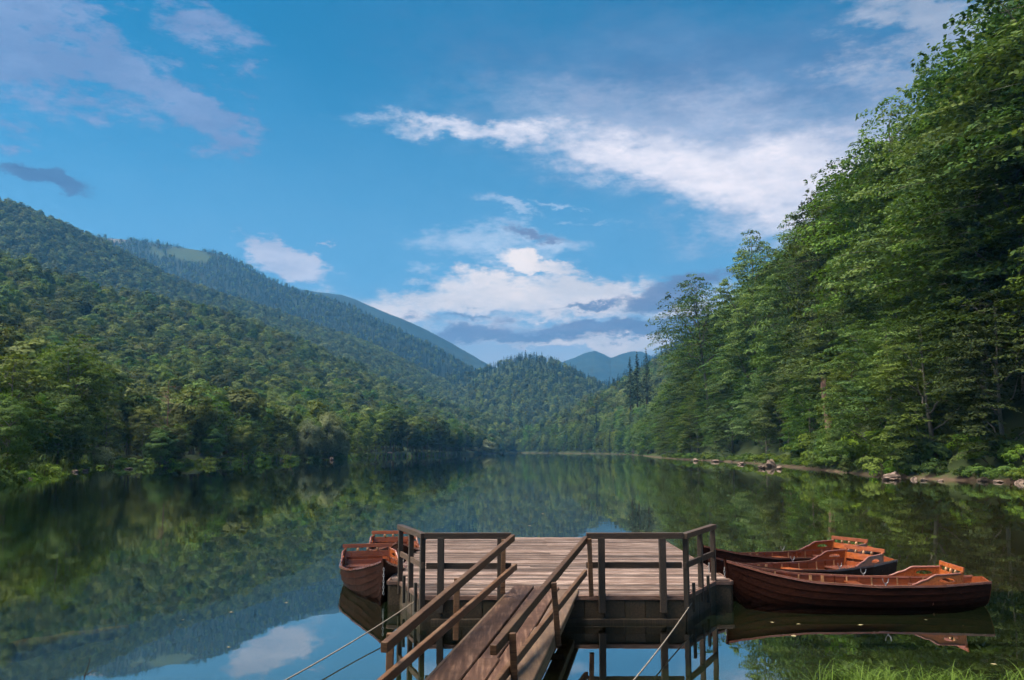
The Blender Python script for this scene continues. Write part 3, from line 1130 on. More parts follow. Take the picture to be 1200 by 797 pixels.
T3 = [round_tree(311, 16, 5.4, 40, 26, 1.25, M_forest, 0.1, rc=(.26, .42)), round_tree(312, 17, 5.2, 40, 26, 1.25, M_forest, 0.1, rc=(.26, .42))]
CF1 = [conifer(401, 26, 3.6, 30, 46, 0.75), conifer(402, 24, 3.0, 30, 42, 0.7)]
CF2 = [conifer(411, 22, 3.4, 14, 20, 1.5), conifer(412, 20, 2.9, 14, 18, 1.4)]
WIL = [round_tree(501, 12, 4.6, 130, 70, 0.42, M_willow, 0.02, rc=(.2, .34), squash=1.0)]
BU = [bush_mesh(601), bush_mesh(602, 2.0, 1.5, 30, 60, 0.2), bush_mesh(603, 1.4, 2.2, 30, 60, 0.24, M_maple)]
LODC = bpy.data.collections.new('hillside_tree_kinds')


def lod_collection(name, trees):
    col = bpy.data.collections.new(name)
    for i, (tr, cr, H) in enumerate(trees):
        o = bpy.data.objects.new(f'{name}_{i:02d}', join_mesh(name, tr, cr))
        col.objects.link(o)
    return col


LC2 = lod_collection('hillside_broadleaf', T2)
LC3 = lod_collection('distant_broadleaf', T3)
LCC = lod_collection('hillside_conifer', CF2)


def gn_forest(name, layers, label):
    """layers: list of (collection, n kinds, points, scales). One object: a wood nobody could count"""
    ng = bpy.data.node_groups.new(name, 'GeometryNodeTree')
    ng.interface.new_socket('Geometry', in_out='INPUT', socket_type='NodeSocketGeometry')
    ng.interface.new_socket('Geometry', in_out='OUTPUT', socket_type='NodeSocketGeometry')
    gi, go = ng.nodes.new('NodeGroupInput'), ng.nodes.new('NodeGroupOutput')
    jn = ng.nodes.new('GeometryNodeJoinGeometry')
    V, SC, RO, IX, LY = [], [], [], [], []
    for li, (col, nk, pts, sc) in enumerate(layers):
        n = len(pts)
        V.append(pts)
        SC.append(sc)
        ro = np.zeros((n, 3))
        ro[:, 2] = rng.uniform(0, 6.28, n)
        ro[:, :2] = rng.normal(0, 0.04, (n, 2))
        RO.append(ro)
        IX.append(rng.integers(0, nk, n))
        LY.append(np.full(n, li))
        ci = ng.nodes.new('GeometryNodeCollectionInfo')
        ci.inputs['Collection'].default_value = col
        ci.inputs['Separate Children'].default_value = True
        ci.inputs['Reset Children'].default_value = True
        ip = ng.nodes.new('GeometryNodeInstanceOnPoints')
        ng.links.new(gi.outputs[0], ip.inputs['Points'])
        ng.links.new(ci.outputs[0], ip.inputs['Instance'])
        ip.inputs['Pick Instance'].default_value = True
        for nm, ty, sk in (('kind_index', 'INT', 'Instance Index'), ('turn', 'FLOAT_VECTOR', 'Rotation'), ('size', 'FLOAT_VECTOR', 'Scale')):
            na = ng.nodes.new('GeometryNodeInputNamedAttribute')
            na.data_type = ty
            na.inputs['Name'].default_value = nm
            ng.links.new(na.outputs['Attribute'], ip.inputs[sk])
        na = ng.nodes.new('GeometryNodeInputNamedAttribute')
        na.data_type = 'INT'
        na.inputs['Name'].default_value = 'layer'
        cp = ng.nodes.new('FunctionNodeCompare')
        cp.data_type = 'INT'
        cp.operation = 'EQUAL'
        ng.links.new(na.outputs['Attribute'], cp.inputs[2])
        cp.inputs[3].default_value = li
        ng.links.new(cp.outputs[0], ip.inputs['Selection'])
        ng.links.new(ip.outputs[0], jn.inputs[0])
    ng.links.new(jn.outputs[0], go.inputs[0])
    V = np.concatenate(V)
    me = bpy.data.meshes.new(name)
    me.vertices.add(len(V))
    me.vertices.foreach_set('co', V.astype(np.float32).ravel())
    for nm, ty, arr, key in (('size', 'FLOAT_VECTOR', np.concatenate(SC), 'vector'), ('turn', 'FLOAT_VECTOR', np.concatenate(RO), 'vector'),
                             ('kind_index', 'INT', np.concatenate(IX), 'value'), ('layer', 'INT', np.concatenate(LY), 'value')):
        a = me.attributes.new(nm, ty, 'POINT')
        a.data.foreach_set(key, arr.astype(np.int32 if ty == 'INT' else np.float32).ravel())
    o = link(name, me)
    md = o.modifiers.new('scatter', 'NODES')
    md.node_group = ng
    return tag(o, label, 'forest', kind='stuff')


def sizes(n, lo, hi, wide=0.15):
    s = rng.uniform(lo, hi, n)
    return np.stack([s * rng.uniform(1 - wide, 1 + wide, n), s * rng.uniform(1 - wide, 1 + wide, n), s], -1)


# ------------------------------------------------------------------ single trees
ORD = ['first', 'second', 'third', 'fourth', 'fifth', 'sixth', 'seventh', 'eighth', 'ninth', 'tenth', 'eleventh', 'twelfth', 'thirteenth', 'fourteenth', 'fifteenth', 'sixteenth', 'seventeenth',
       'eighteenth', 'nineteenth', 'twentieth']
TENS = {20: 'twenty', 30: 'thirty', 40: 'forty', 50: 'fifty', 60: 'sixty', 70: 'seventy', 80: 'eighty', 90: 'ninety'}


def ordinal(i):
    if i <= 20:
        return ORD[i - 1]
    if i >= 100:
        return 'hundredth' if i == 100 else 'hundred-and-' + ordinal(i - 100)
    if i % 10 == 0:
        return TENS[i][:-1] + 'ieth'
    return TENS[i // 10 * 10] + '-' + ORD[i % 10 - 1]


def put_tree(name, kind, loc, height, rz, label, cat='tree', group=None, wide=1.0, parts=('trunk', 'crown')):
    tr, cr, H = kind
    o = empty(name, loc, rz, label, cat, group)
    s = height / H
    o.scale = (s * wide, s * wide, s)
    link(parts[0], tr, o)
    link(parts[1], cr, o)
    return o


def project(p):
    yc = p[1] * math.cos(TH) + (p[2] - CAMH) * math.sin(TH)
    zc = -p[1] * math.sin(TH) + (p[2] - CAMH) * math.cos(TH)
    return 600 + FPX * p[0] / yc, 398.5 - FPX * zc / yc


def sky_y(px):
    return np.interp(px, SKY_R[:, 0], SKY_R[:, 1])


# spots along the right bank in rows parallel to the waterline
seg = np.hypot(*np.diff(RSHD, axis=0).T)
arc = np.concatenate([[0], np.cumsum(seg)])


def along(a):
    x, y = np.interp(a, arc, RSHD[:, 0]), np.interp(a, arc, RSHD[:, 1])
    x2, y2 = np.interp(a + 1, arc, RSHD[:, 0]), np.interp(a + 1, arc, RSHD[:, 1])
    d = np.array([x2 - x, y2 - y])
    d /= np.linalg.norm(d) + 1e-9
    return np.array([x, y]), np.array([d[1], -d[0]])


spots = []
rr = np.random.default_rng(5)
for row, (s0, step, hmin, hmax, amax) in enumerate(((5.5, 9.5, 12, 20, 420), (12.5, 11.5, 22, 33, 420), (21.0, 13.0, 26, 38, 400), (31.0, 13.0, 26, 38, 360), (43.0, 14.0, 25, 36, 330))):
    a = 8 + rr.uniform(0, 5)
    while a < amax:
        p, nrm = along(a)
        q = p + nrm * (s0 + rr.uniform(-1.8, 1.8))
        z = float(right_z(q[0], q[1]))
        px = 600 + FPX * q[0] / q[1]
        d = math.hypot(*q)
        h = rr.uniform(hmin, hmax)
        # keep under the skyline of the photograph
        u, v = project((q[0], q[1], z + 25))
        yl = min(sky_y(u - 14), sky_y(u + 14)) + rr.uniform(8, 75) if u < 1140 else -300
        ztop = CAMH + (HOR - yl) / FPX * q[1]
        hlim = (ztop - z) * 1.0
        if hlim < h:
            h = hlim
        if row >= 2 and h < hmax and hlim > h:
            h = min(hlim, 40)
        if h > 9 and u < 1500 and not (row == 0 and 958 < u < 990):
            spots.append((row, q[0], q[1], z, h, u))
        a += step * rr.uniform(0.75, 1.3) * (1 + 0.0012 * max(0, a - 150))

row0 = sorted([s for s in spots if s[0] == 0 and s[5] < 1330], key=lambda s: -s[5])
KIND_R = [0, 2, 1, 0, 2, 1, 0, 0, 1, 2]
count_tree = 0
for i, (row, x, y, z, h, u) in enumerate(row0):
    k = T0[KIND_R[i % 10]]
    put_tree('beech_tree', k, (x, y, z - 0.2), h, rr.uniform(0, 6.28),
             f'waterside beech on right bank, {ordinal(i + 1)} in front row from the near end', group='waterside trees of the right bank', wide=rr.uniform(0.95, 1.25) * (1.15 if h < 19 else 1.0))
    count_tree += 1
LABR = {1: 'tall beech in second row of right bank, {} from the near end', 2: 'high beech in third row up the right bank, {} from the near end',
        3: 'beech in fourth row up the right bank, {} from the near end', 4: 'beech in topmost row of the right bank, {} from the near end'}
for row in (1, 2, 3, 4):
    for i, (_, x, y, z, h, u) in enumerate(sorted([s for s in spots if s[0] == row], key=lambda s: -s[5])):
        k = T0[int(rr.integers(0, 4))]
        put_tree('beech_tree', k, (x, y, z - 0.3), h, rr.uniform(0, 6.28), LABR[row].format(ordinal(i + 1)), group='beeches of the right bank', wide=rr.uniform(1.1, 1.45))
        count_tree += 1
for px, py, y, k, rz, wd, lab in ((828, 322, 275, TOPEN, 0.2, 1.15, 'open-crowned tree leaning left over the lower end of right bank'), (882, 268, 232, T0[1], 1.0, 1.0, 'ragged-topped beech on skyline right of the leaning open tree'),
        (930, 250, 200, T0[0], 2.0, 1.05, 'broad beech on the right bank skyline under the bright streak'), (992, 186, 165, T0[3], 3.0, 1.1, 'big dome-shaped beech on skyline, halfway up the right bank'),
        (1046, 116, 140, T0[0], 4.0, 1.1, 'tall beech on skyline right of the big dome-shaped one'), (1092, 74, 128, T0[2], 5.0, 1.0, 'maple-like tree high on the skyline near the right edge'), (1150, -12, 118, T0[3], 0.5, 1.0, 'topmost tree in the upper right corner with sky between its twigs')):
    p = PY(px, py, y)
    z = float(right_z(p[0], p[1]))
    put_tree('beech_tree', k, (p[0], p[1], max(z - .3, p[2] - 46)), p[2] - max(z - .3, p[2] - 46), rz, lab, group='skyline trees of the right bank', wide=wd * (.85 if p[2] - z > 36 else 1))

# rest of the right shore: far rows as single trees up front, wood behind
fars = []
a = 425
while a < arc[-1] - 90:
    p, nrm = along(a)
    for s0 in (3, 13):
        q = p + nrm * (s0 + rr.uniform(-2, 2))
        fars.append((s0, q[0], q[1], float(right_z(q[0], q[1]))))
    a += rr.uniform(9, 14)
i = 0
for s0, x, y, z in fars:
    isc = rr.random() < 0.28
    h = rr.uniform(17, 22) if s0 == 3 else rr.uniform(20, 26)
    k = CF1[int(rr.integers(0, 2))] if isc else T1[int(rr.integers(0, 4))]
    if s0 == 3:
        i += 1
        lab = f'waterside {"conifer" if isc else "broadleaf tree"} on far right shore, {ordinal(i)} along from the nearer end'
    else:
        lab = f'{"dark conifer" if isc else "rounded tree"} in second row of far right shore, behind {ordinal(i)} waterside tree'
    put_tree('conifer_tree' if isc else 'shore_tree', k, (x, y, z - 0.2), h * (1.12 if isc else 1), rr.uniform(0, 6.28), lab, group='trees lining the far right shore', wide=rr.uniform(0.95, 1.2))
    count_tree += 1
for px, py, y in ((746, 412, 560), (757, 409, 570), (738, 418, 585)):
    p = PY(px, py, y)
    z = float(right_z(p[0], p[1]))
    h = min(max(p[2] - z, 14), 34)
    put_tree('conifer_tree', CF1[0], (p[0], p[1], p[2] - h), h, 0.3 * px, {746: 'middle of three dark conifer spires above right shore wood', 757: 'right of three dark conifer spires above right shore wood', 738: 'left of three dark conifer spires above right shore wood'}[px], group='conifers over the right shore wood', wide=1.1)
    count_tree += 1

# wood on the upper right slopes
gx = rng.uniform(-90, 420, 12000)
gy = rng.uniform(60, 1300, 12000)
gs = shore_s(gx, gy)
okm = (gs > np.where(gy < 420, 50, 24)) & (gs < 260)
gx, gy = gx[okm], gy[okm]
cell = np.floor(gx / 8.5).astype(int) * 100003 + np.floor(gy / 8.5).astype(int)
_, fi = np.unique(cell, return_index=True)
gx, gy = gx[fi], gy[fi]
gz = right_z(gx, gy)
gp = np.stack([gx, gy, gz - 0.3], -1)
uu, vv = project((gx, gy, gz + 22))
keep = (vv > sky_y(uu) - 2) & (uu > 560) & (uu < 1500) | (uu > 1150) & (uu < 1500)
gp = gp[keep]
isc = rng.random(len(gp)) < 0.16
gn_forest('slope_wood', [(LC2, 4, gp[~isc], sizes((~isc).sum(), 1.0, 1.3)), (LCC, 2, gp[isc], sizes(isc.sum(), 0.95, 1.25))], 'mixed wood covering the slope above the right shore')

# left shore: single trees
def left_pt(px, back):
    rb = np.interp(px, LPX, LRB) + 2.2 + back
    r_ = ray(px, HOR)
    u = r_[:2] / np.hypot(*r_[:2])
    p = u * rb
    X, Y, Z = left['X'], left['Y'], left['Z']
    j = int(np.clip(np.searchsorted(left['px'], px), 0, len(left['px']) - 1))
    z = np.interp(rb, np.hypot(X[:70, j], Y[:70, j]), Z[:70, j])
    return np.array([p[0], p[1], z])


LX, LY_, LZ = left['X'], left['Y'], left['Z']
lshore = []
px = -260.0
rl = np.random.default_rng(9)
while px < 590:
    d = np.interp(px, LPX, LRB)
    lshore.append((px, 0, left_pt(px, 4 + rl.uniform(0, 3))))
    lshore.append((px + rl.uniform(2, 6), 1, left_pt(px + 3, 12 + rl.uniform(0, 4))))
    px += 6.4 / d * FPX * rl.uniform(0.8, 1.2) * (1 if px < 430 else 1.5)
lshore.sort(key=lambda t: t[0])
i0 = i1 = 0
for px, row, p in lshore:
    i1 += row
    if row == 0 and (432 < px < 530 or 350 < px < 408) or 548 < px < 582 and row == 0:
        continue
    k = T1[int(rl.integers(0, 4))] if px > 60 else T1[(3, 0, 3)[int(rl.integers(0, 3))]]
    h = (rl.uniform(7, 10.5) if row == 0 else rl.uniform(9.5, 13))
    if px < 110:
        h = {0: 8.5, 1: 12}[row] * rl.uniform(0.8, 1.15) * (1 if px < 40 else 1.35)
    if row == 0:
        i0 += 1
        lab = f'waterside tree on left shore, {ordinal(i0)} in its front row counting from the left'
    else:
        lab = f'leafy tree in second row of left shore, {ordinal(i1)} counting from the left'
    put_tree('shore_tree', k, p - np.array([0, 0, 0.2]), h, rl.uniform(0, 6.28), lab, group='trees lining the left shore' if row == 0 else 'second row of the left shore', wide=rl.uniform(1.0, 1.3))
    count_tree += 1

# undergrowth hiding the foot of the bare tree
for k_, (px, hh) in enumerate(((188, 8), (194, 7), (201, 8.5))):
    put_tree('shore_tree', T1[(0, 3, 1)[k_]], left_pt(px, .6), hh, px, ['small leafy tree left of the foot of the bare reddish tree', 'small leafy tree hiding the foot of the bare reddish tree', 'small leafy tree right of the foot of the bare reddish tree'][k_], wide=1.35)
# named trees of the left shore
def at_shore(px, back):
    return left_pt(px, back)


put_tree('beech_tree', T0[0], at_shore(84, 9), 19, 1.2, 'massive dark leaning beech at left shore, tallest of the waterside crowns there', wide=1.05)
put_tree('willow_tree', WIL[0], at_shore(361, 0.5), 12.5, 0.4, 'pale grey-green willow at left shore, pointed and leftmost of the three willows', group='willows on the left shore', wide=0.85)
put_tree('willow_tree', WIL[0], at_shore(386, 6), 14.0, 2.1, 'pale grey-green willow at left shore, tallest and middle of three', group='willows on the left shore', wide=0.85)
put_tree('willow_tree', WIL[0], at_shore(399, 1.5), 10.5, 4.0, 'pale grey-green willow at left shore, rightmost of the three', group='willows on the left shore', wide=0.8)
put_tree('willow_tree', WIL[0], at_shore(567, -8), 13.0, 1.0, 'low wide silvery willow standing alone at the water at lake head', wide=2.1)
put_tree('pine_tree', round_tree(520, 24, 6.5, 110, 60, 0.6, M_beech, 0.3, M_barkpine), at_shore(461, 20), 23, 0.0, 'tall pine with bare reddish trunk behind the small shelter', wide=1.1)
put_tree('shore_tree', T1[0], at_shore(484, 12), 13.5, 0.7, 'small round pale green tree right of the small shelter', wide=1.15)
for px, hh, wd in ((445, 19, 1.0), (505, 21, 1.25), (530, 22, 1.2), (545, 20, 1.1)):
    put_tree('shore_tree', T1[int(rl.integers(0, 2))], at_shore(px, 26), hh, px, {445: 'round tree left of the reddish trunked pine', 505: 'dark round tree behind small pale tree by the shelter', 530: 'broad dark tree on the low point of left shore', 545: 'dark tree at tip of the low point of left shore'}[px], wide=wd)

# dead trees
def dead_tree(name, label, loc, H, mat, seed, lean=(0, 0), nb=26, r0=0.16, bl=(0.1, 0.22)):
    r = np.random.default_rng(seed)
    o = empty(name, loc, 0, label, 'tree')
    t = np.linspace(0, 1, 8)
    path = np.stack([lean[0] * H * t + np.cumsum(r.normal(0, .05, 8)), lean[1] * H * t, -0.3 + (H + .3) * t], -1)
    link('trunk', mesh_np('trunk', *tube_np(path, r0 * (1 - .85 * t), 7), mat, smooth=True), o)
    parts = []
    for b in range(nb):
        u = r.uniform(.25, .98)
        a = r.uniform(0, 6.28)
        L = H * r.uniform(*bl) * (1.15 - u * .6)
        c = np.array([np.interp(u, t, path[:, i]) for i in range(3)])
        tt = np.linspace(0, 1, 4)[:, None]
        d = np.array([math.cos(a), math.sin(a), r.uniform(-.1, .7)])
        bp = c + d * L * tt + np.array([0, 0, -.15 * L]) * tt ** 2
        parts.append(tube_np(bp, np.linspace(.05, .012, 4), 4))
        for s in range(3):
            e = bp[1 + s % 3]
            d2 = d + r.normal(0, .6, 3)
            parts.append(tube_np(e + d2 * L * .45 * tt, np.linspace(.025, .008, 4), 4))
    if parts:
        v, f = merge(parts)
        link('branches', mesh_np('branches', v, f, mat), o)
    return o


p = at_shore(195, 4)
dead_tree('dead_tree', 'bare reddish dead tree with many twigs among left shore trees', p + np.array([1.0, -2.6, 0]), 15.5, M_deadred, 3, nb=34, r0=.2)
p = at_shore(336, 0.5)
dead_tree('leaning_dead_tree', 'thin pale dead trunk leaning right over the left shore', p, 4.4, M_dead, 4, lean=(0.5, 0), nb=2, r0=.17)

# broken snag on the right bank
def snag():
    ys = np.arange(95, 190, .5)
    c = np.array([PY(974, 470, y) for y in ys])
    q = c[int(np.argmin(np.abs(shore_s(c[:, 0], c[:, 1]) - 3.6)))]
    zb, zt_ = float(right_z(q[0], q[1])), PY(974, 452, q[1])[2]
    r = np.random.default_rng(12)
    o = empty('broken_snag', (q[0], q[1], zb), 0, 'pale broken tree snag standing among the right bank beeches', 'dead tree')
    H = zt_ - zb
    t = np.linspace(0, 1, 10)
    path = np.stack([-0.10 * H * t, 0 * t, -.5 + (H + .5) * t], -1)
    v, f = tube_np(path, 0.62 * (1 - .35 * t), 12)
    v = v.reshape(10, 12, 3)
    for j in range(12):
        v[-1, j, 2] += 1.0 * math.cos(j * .52 + 1) + r.uniform(-.4, .4)
        v[-2, j, 2] += .4 * math.cos(j * .52 + 1)
    v *= 1
    v[:, :, :2] += r.normal(0, .05, (10, 12, 2))
    link('trunk', mesh_np('trunk', v.reshape(-1, 3), f, M_dead, smooth=True), o)
    link('splinters', mesh_np('splinters', *merge([tube_np(np.array([[-.1 * H + .3 * math.cos(k), .3 * math.sin(k), H - .5], [-.1 * H + .33 * math.cos(k), .3 * math.sin(k), H + r.uniform(.4, 1.4)]]), [.13, .02], 5) for k in range(5)]), M_dead), o)


snag()
for k_, (px, hh, ss) in enumerate(((964, 5.6, 1.8), (977, 5.8, 1.6), (990, 5.2, 2.0))):
    ys = np.arange(95, 190, .5)
    c = np.array([PY(px, 520, y) for y in ys])
    q = c[int(np.argmin(np.abs(shore_s(c[:, 0], c[:, 1]) - ss)))]
    put_tree('leafy_shrub', T1[(3, 0, 3)[k_]], (q[0], q[1], float(right_z(q[0], q[1])) - .2), hh, px, ['tall leafy shrub left of the foot of the pale broken snag', 'tall leafy shrub hiding the foot of the pale broken snag', 'tall leafy shrub right of the foot of the pale broken snag'][k_], 'shrub', wide=1.4)

# ------------------------------------------------------------------ woods on the hills (too many to count)
exclude = 34.0


def keep_left(pts):
    rbp = np.interp(600 + FPX * pts[:, 0] / pts[:, 1], LPX, LRB)
    return np.hypot(pts[:, 0], pts[:, 1]) - rbp > exclude


# the nearest rank of hillside trees are single objects too, the rest one wood
allp = scatter(left, 8.2, 3, pxr=(-420, 640), tmin=0.0, tmax=1.05, keep=lambda q: np.hypot(q[:, 0], q[:, 1]) - np.interp(600 + FPX * q[:, 0] / q[:, 1], LPX, LRB) > 17)
dd = np.hypot(allp[:, 0], allp[:, 1])
order = np.argsort(dd)
n_single = max(0, 330 - count_tree)
single = allp[order[:n_single]]
rest = allp[order[n_single:]]
single = single[np.argsort(single[:, 0] / single[:, 1])]
for hn, p in enumerate(single, 1):
    k = T1[int(rl.integers(0, 3))]
    put_tree('hillside_tree', k, p - np.array([0, 0, .3]), rl.uniform(.8, 1.12) * float(np.clip(math.hypot(p[0], p[1]) / 14, 9.5, 16)), rl.uniform(0, 6.28), f'rounded beech in the canopy above left shore, {ordinal(hn)} such tree from the left', group='hillside trees above the left shore', wide=rl.uniform(1.1, 1.35))
dn = np.hypot(rest[:, 0], rest[:, 1]) < 620
gn_forest('near_hillside_wood', [(LC2, 4, rest[dn], sizes(dn.sum(), .62, 1.12)), (LC2, 4, rest[~dn], sizes((~dn).sum(), .7, 1.2))], 'closed beech wood covering the green near hillside on the left')
q = scatter(left2, 9.0, 4, pxr=(-320, 600), tmin=.02)
gn_forest('middle_hillside_wood', [(LC3, 2, q, sizes(len(q), .85, 1.2, .2))], 'beech wood covering the second ridge on the left')


def off_meadow(H, key, thr=.25):
    from mathutils.kdtree import KDTree
    kd = KDTree(H['X'].size)
    for i, c in enumerate(zip(H['X'].ravel(), H['Y'].ravel(), H['Z'].ravel())):
        kd.insert(c, i)
    kd.balance()
    m = H[key].ravel()
    return lambda P: np.array([m[kd.find(p)[1]] < thr for p in P])


om = off_meadow(left3, 'mead')
oc = off_meadow(left3, 'crag')
q = scatter(left3, 9.5, 5, pxr=(40, 620), tmin=.25)
q = q[om(q) & oc(q)]
cf = rng.random(len(q)) < .75
gn_forest('far_ridge_wood', [(LCC, 2, q[cf], sizes(cf.sum(), .5, .85, .3)), (LC3, 2, q[~cf], sizes((~cf).sum(), .6, .9, .2))], 'dark conifer wood on the far left ridge below the meadow')
q = scatter(centre, 9.5, 6, pxr=(440, 790), tmin=.0)
cfp = .15 + .7 * smooth01((q[:, 2] - 70) / 90)
cf = rng.random(len(q)) < cfp
gn_forest('centre_hill_wood', [(LCC, 2, q[cf], sizes(cf.sum(), .6, 1.0, .3)), (LC3, 2, q[~cf], sizes((~cf).sum(), .8, 1.1, .2))], 'mixed wood on the rounded hill at the head of the lake')
q = scatter(right2, 11.0, 8, pxr=(655, 900), tmin=.1)
gn_forest('blue_slope_wood', [(LCC, 2, q, sizes(len(q), .85, 1.25, .2))], 'bluish conifer wood on the far slope behind right shore')

# ------------------------------------------------------------------ bank plants, rocks
def rock_mesh(seed, flat=.55):
    r = np.random.default_rng(seed)
    bm = bmesh.new()
    bmesh.ops.create_icosphere(bm, subdivisions=3, radius=1.0)
    ph = r.normal(size=(5, 3)) * 1.8
    am = r.uniform(.06, .2, 5)
    for v in bm.verts:
        c = np.array(v.co)
        k = 1 + sum(a * math.sin(float(c @ p) * 1.6 + p[0]) for a, p in zip(am, ph))
        for pl in ph[:4]:
            n = pl / np.linalg.norm(pl)
            d = c @ n
            if d > .72:
                k *= .72 / d
        v.co = Vector((c[0] * k, c[1] * k, c[2] * k * flat))
    me = bm_mesh('rock', bm, M_rock, False)
    return me


ROCKS = [rock_mesh(s, f) for s, f in ((1, .5), (2, .7), (3, .4), (4, .6))]


def rock(px, py, wpx, hpx, k, label, group=None):
    p = PZ(px, py + hpx * .35, 0.0)
    o = link('rock', ROCKS[k])
    sc = wpx / FPX * p[1] / 2
    o.location = (p[0], p[1], hpx / FPX * p[1] * .25)
    o.rotation_euler = (0.1, 0.05, px * .7)
    o.scale = (sc, sc * .8, hpx / FPX * p[1] / 2 / .5)
    return tag(o, label, 'rock', group)


G = 'rocks along the right waterline'
rock(1046, 557, 20, 9, 0, 'large pale flat-topped rock at right waterline before the bright bushes', G)
rock(1044, 561, 24, 5, 2, 'flat ledge of stone lying under the pale flat-topped rock', G)
rock(993, 545, 13, 9, 1, 'grey upright boulder on right bank left of pale flat rock', G)
rock(1003, 549, 14, 6, 3, 'low brownish rock beside the grey upright boulder', G)
rock(1028, 545, 8, 6, 3, 'small pinkish rock among the bushes between the two boulders', G)
rock(904, 544, 12, 9, 1, 'pinkish rock heap at waterline under the dark gap in trees', G)
rock(893, 547, 12, 6, 2, 'low pink rock slab left of the pinkish rock heap', G)
rock(913, 548, 10, 5, 0, 'small pink rock right of the pinkish rock heap', G)
rock(868, 543, 10, 4, 2, 'small low rock at right waterline, left of the rock slab', G)
rock(838, 540, 9, 4, 3, 'small distant rock at right waterline below leaning tree', G)
rock(815, 539, 8, 4, 0, 'farthest small rock on right waterline', G)
rock(1071, 561, 7, 4, 1, 'fist-like small stone just right of pale flat rock', G)
rock(1082, 562, 8, 4, 3, 'second small stone right of pale flat rock', G)
rock(1102, 563, 9, 3, 2, 'flat stone under the middle of the bright bushes', G)
rock(1152, 562, 12, 6, 0, 'pale oblong rock at waterline near the right edge', G)
rock(1170, 564, 9, 4, 3, 'small brown rock between the oblong rock and right edge', G)
rock(1196, 565, 12, 5, 1, 'brown rock at waterline cut by the right edge', G)
GL = 'rocks along the left waterline'
rock(32, 559, 10, 6, 1, 'brown rock at left waterline below bright bush', GL)
rock(88, 552, 9, 4, 2, 'flat pinkish rock at left waterline under the dark beech', GL)
rock(101, 551, 8, 4, 3, 'small pinkish rock right of the flat one at left waterline', GL)
rock(150, 549, 12, 3, 2, 'low flat rock at left waterline beyond the dark beech', GL)
rock(388, 538, 5, 4, 1, 'dark boulder at waterline between the pale willows', GL)

bi = 0
rb_ = np.random.default_rng(33)
a = 20.0
bl = []
while a < 330:
    p, nrm = along(a)
    bl.append((a, p, nrm, .9))
    if a < 150:
        bl.append((a + 1.0, p, nrm, 4.0))
    a += rb_.uniform(1.6, 3.4) * (1 + a / 150)
bl.sort(key=lambda t: t[0])
for a, p, nrm, s in bl:
    q = p + nrm * (s + rb_.uniform(-.5, .8))
    z = float(right_z(q[0], q[1]))
    u, v = project((q[0], q[1], z))
    if u > 1290:
        continue
    k = BU[int(rb_.integers(0, 3))]
    bi += 1
    h = rb_.uniform(1.2, 2.2) * (1.3 if s > 3 else 0.85) * (1.45 if 1030 < u < 1120 or 950 < u < 1000 else 1.0)
    front = s < 3
    put_tree('bush', k, (q[0], q[1], z - .15), h, rb_.uniform(0, 6.28),
             f'low green bush at right waterline, {ordinal(sum(1 for t in bl if t[0] <= a and t[3] < 3))} counting from the near end' if front else f'leafy bush in second rank on right bank, {ordinal(sum(1 for t in bl if t[0] <= a and t[3] > 3))} counting from the near end',
             'bush', 'bushes on the right bank', rb_.uniform(1.0, 1.4), ('stems', 'foliage'))
px = -60
bi = 0
while px < 430:
    p = left_pt(px, rb_.uniform(-.6, 1.2))
    bi += 1
    near = px < 95
    put_tree('bush', BU[int(rb_.integers(0, 2))], p - np.array([0, 0, .15]), rb_.uniform(1.5, 2.6) if near else rb_.uniform(1.6, 3.6), rb_.uniform(0, 6.28),
             f'{"bright yellow-green" if near else "low green"} bush at left waterline, {ordinal(bi)} counting from the left', 'bush', 'bushes on the left bank', rb_.uniform(1.1, 1.5), ('stems', 'foliage'))
    px += 3.4 / np.interp(px, LPX, LRB) * FPX * rb_.uniform(.8, 1.5)
put_tree('bush', (BU[0][0], bush_mesh(640, 2.2, 3.0, 40, 60, .24, M_willow)[1], 3.0), left_pt(118, 0.5), 3.6, .5, 'pale dry-looking bush right of the dark leaning beech', 'bush', None, .95, ('stems', 'foliage'))


# grass: verge of the left point, both banks, near bank
def blades(name, pts, hgt, wid, label, seed, droop=.5, seg=4):
    r = np.random.default_rng(seed)
    n = len(pts)
    hh = hgt * r.uniform(.5, 1.2, n)
    a = r.uniform(0, 6.28, n)
    dx, dy = np.cos(a), np.sin(a)
    sx, sy = -dy, dx
    dr = droop * hh * r.uniform(.3, 1.6, n)
    V = []
    for k in range(seg + 1):
        t = k / seg
        wv = wid * (1 - t) ** .7 * .5 + wid * .04
        cx = pts[:, 0] + dx * dr * t ** 2
        cy = pts[:, 1] + dy * dr * t ** 2
        cz = pts[:, 2] + hh * (t - .35 * droop * t ** 3)
        V.append(np.stack([cx - sx * wv, cy - sy * wv, cz], -1))
        V.append(np.stack([cx + sx * wv, cy + sy * wv, cz], -1))
    V = np.stack(V, 1)
    F = []
    base = np.arange(n) * (2 * seg + 2)
    for k in range(seg):
        F.append(np.stack([base + 2 * k, base + 2 * k + 1, base + 2 * k + 3, base + 2 * k + 2], -1))
    me = mesh_np(name, V.reshape(-1, 3), np.concatenate(F), M_grass, tone=np.repeat(r.random(n), 2 * seg + 2))
    return tag(link(name, me), label, 'grass', kind='stuff')


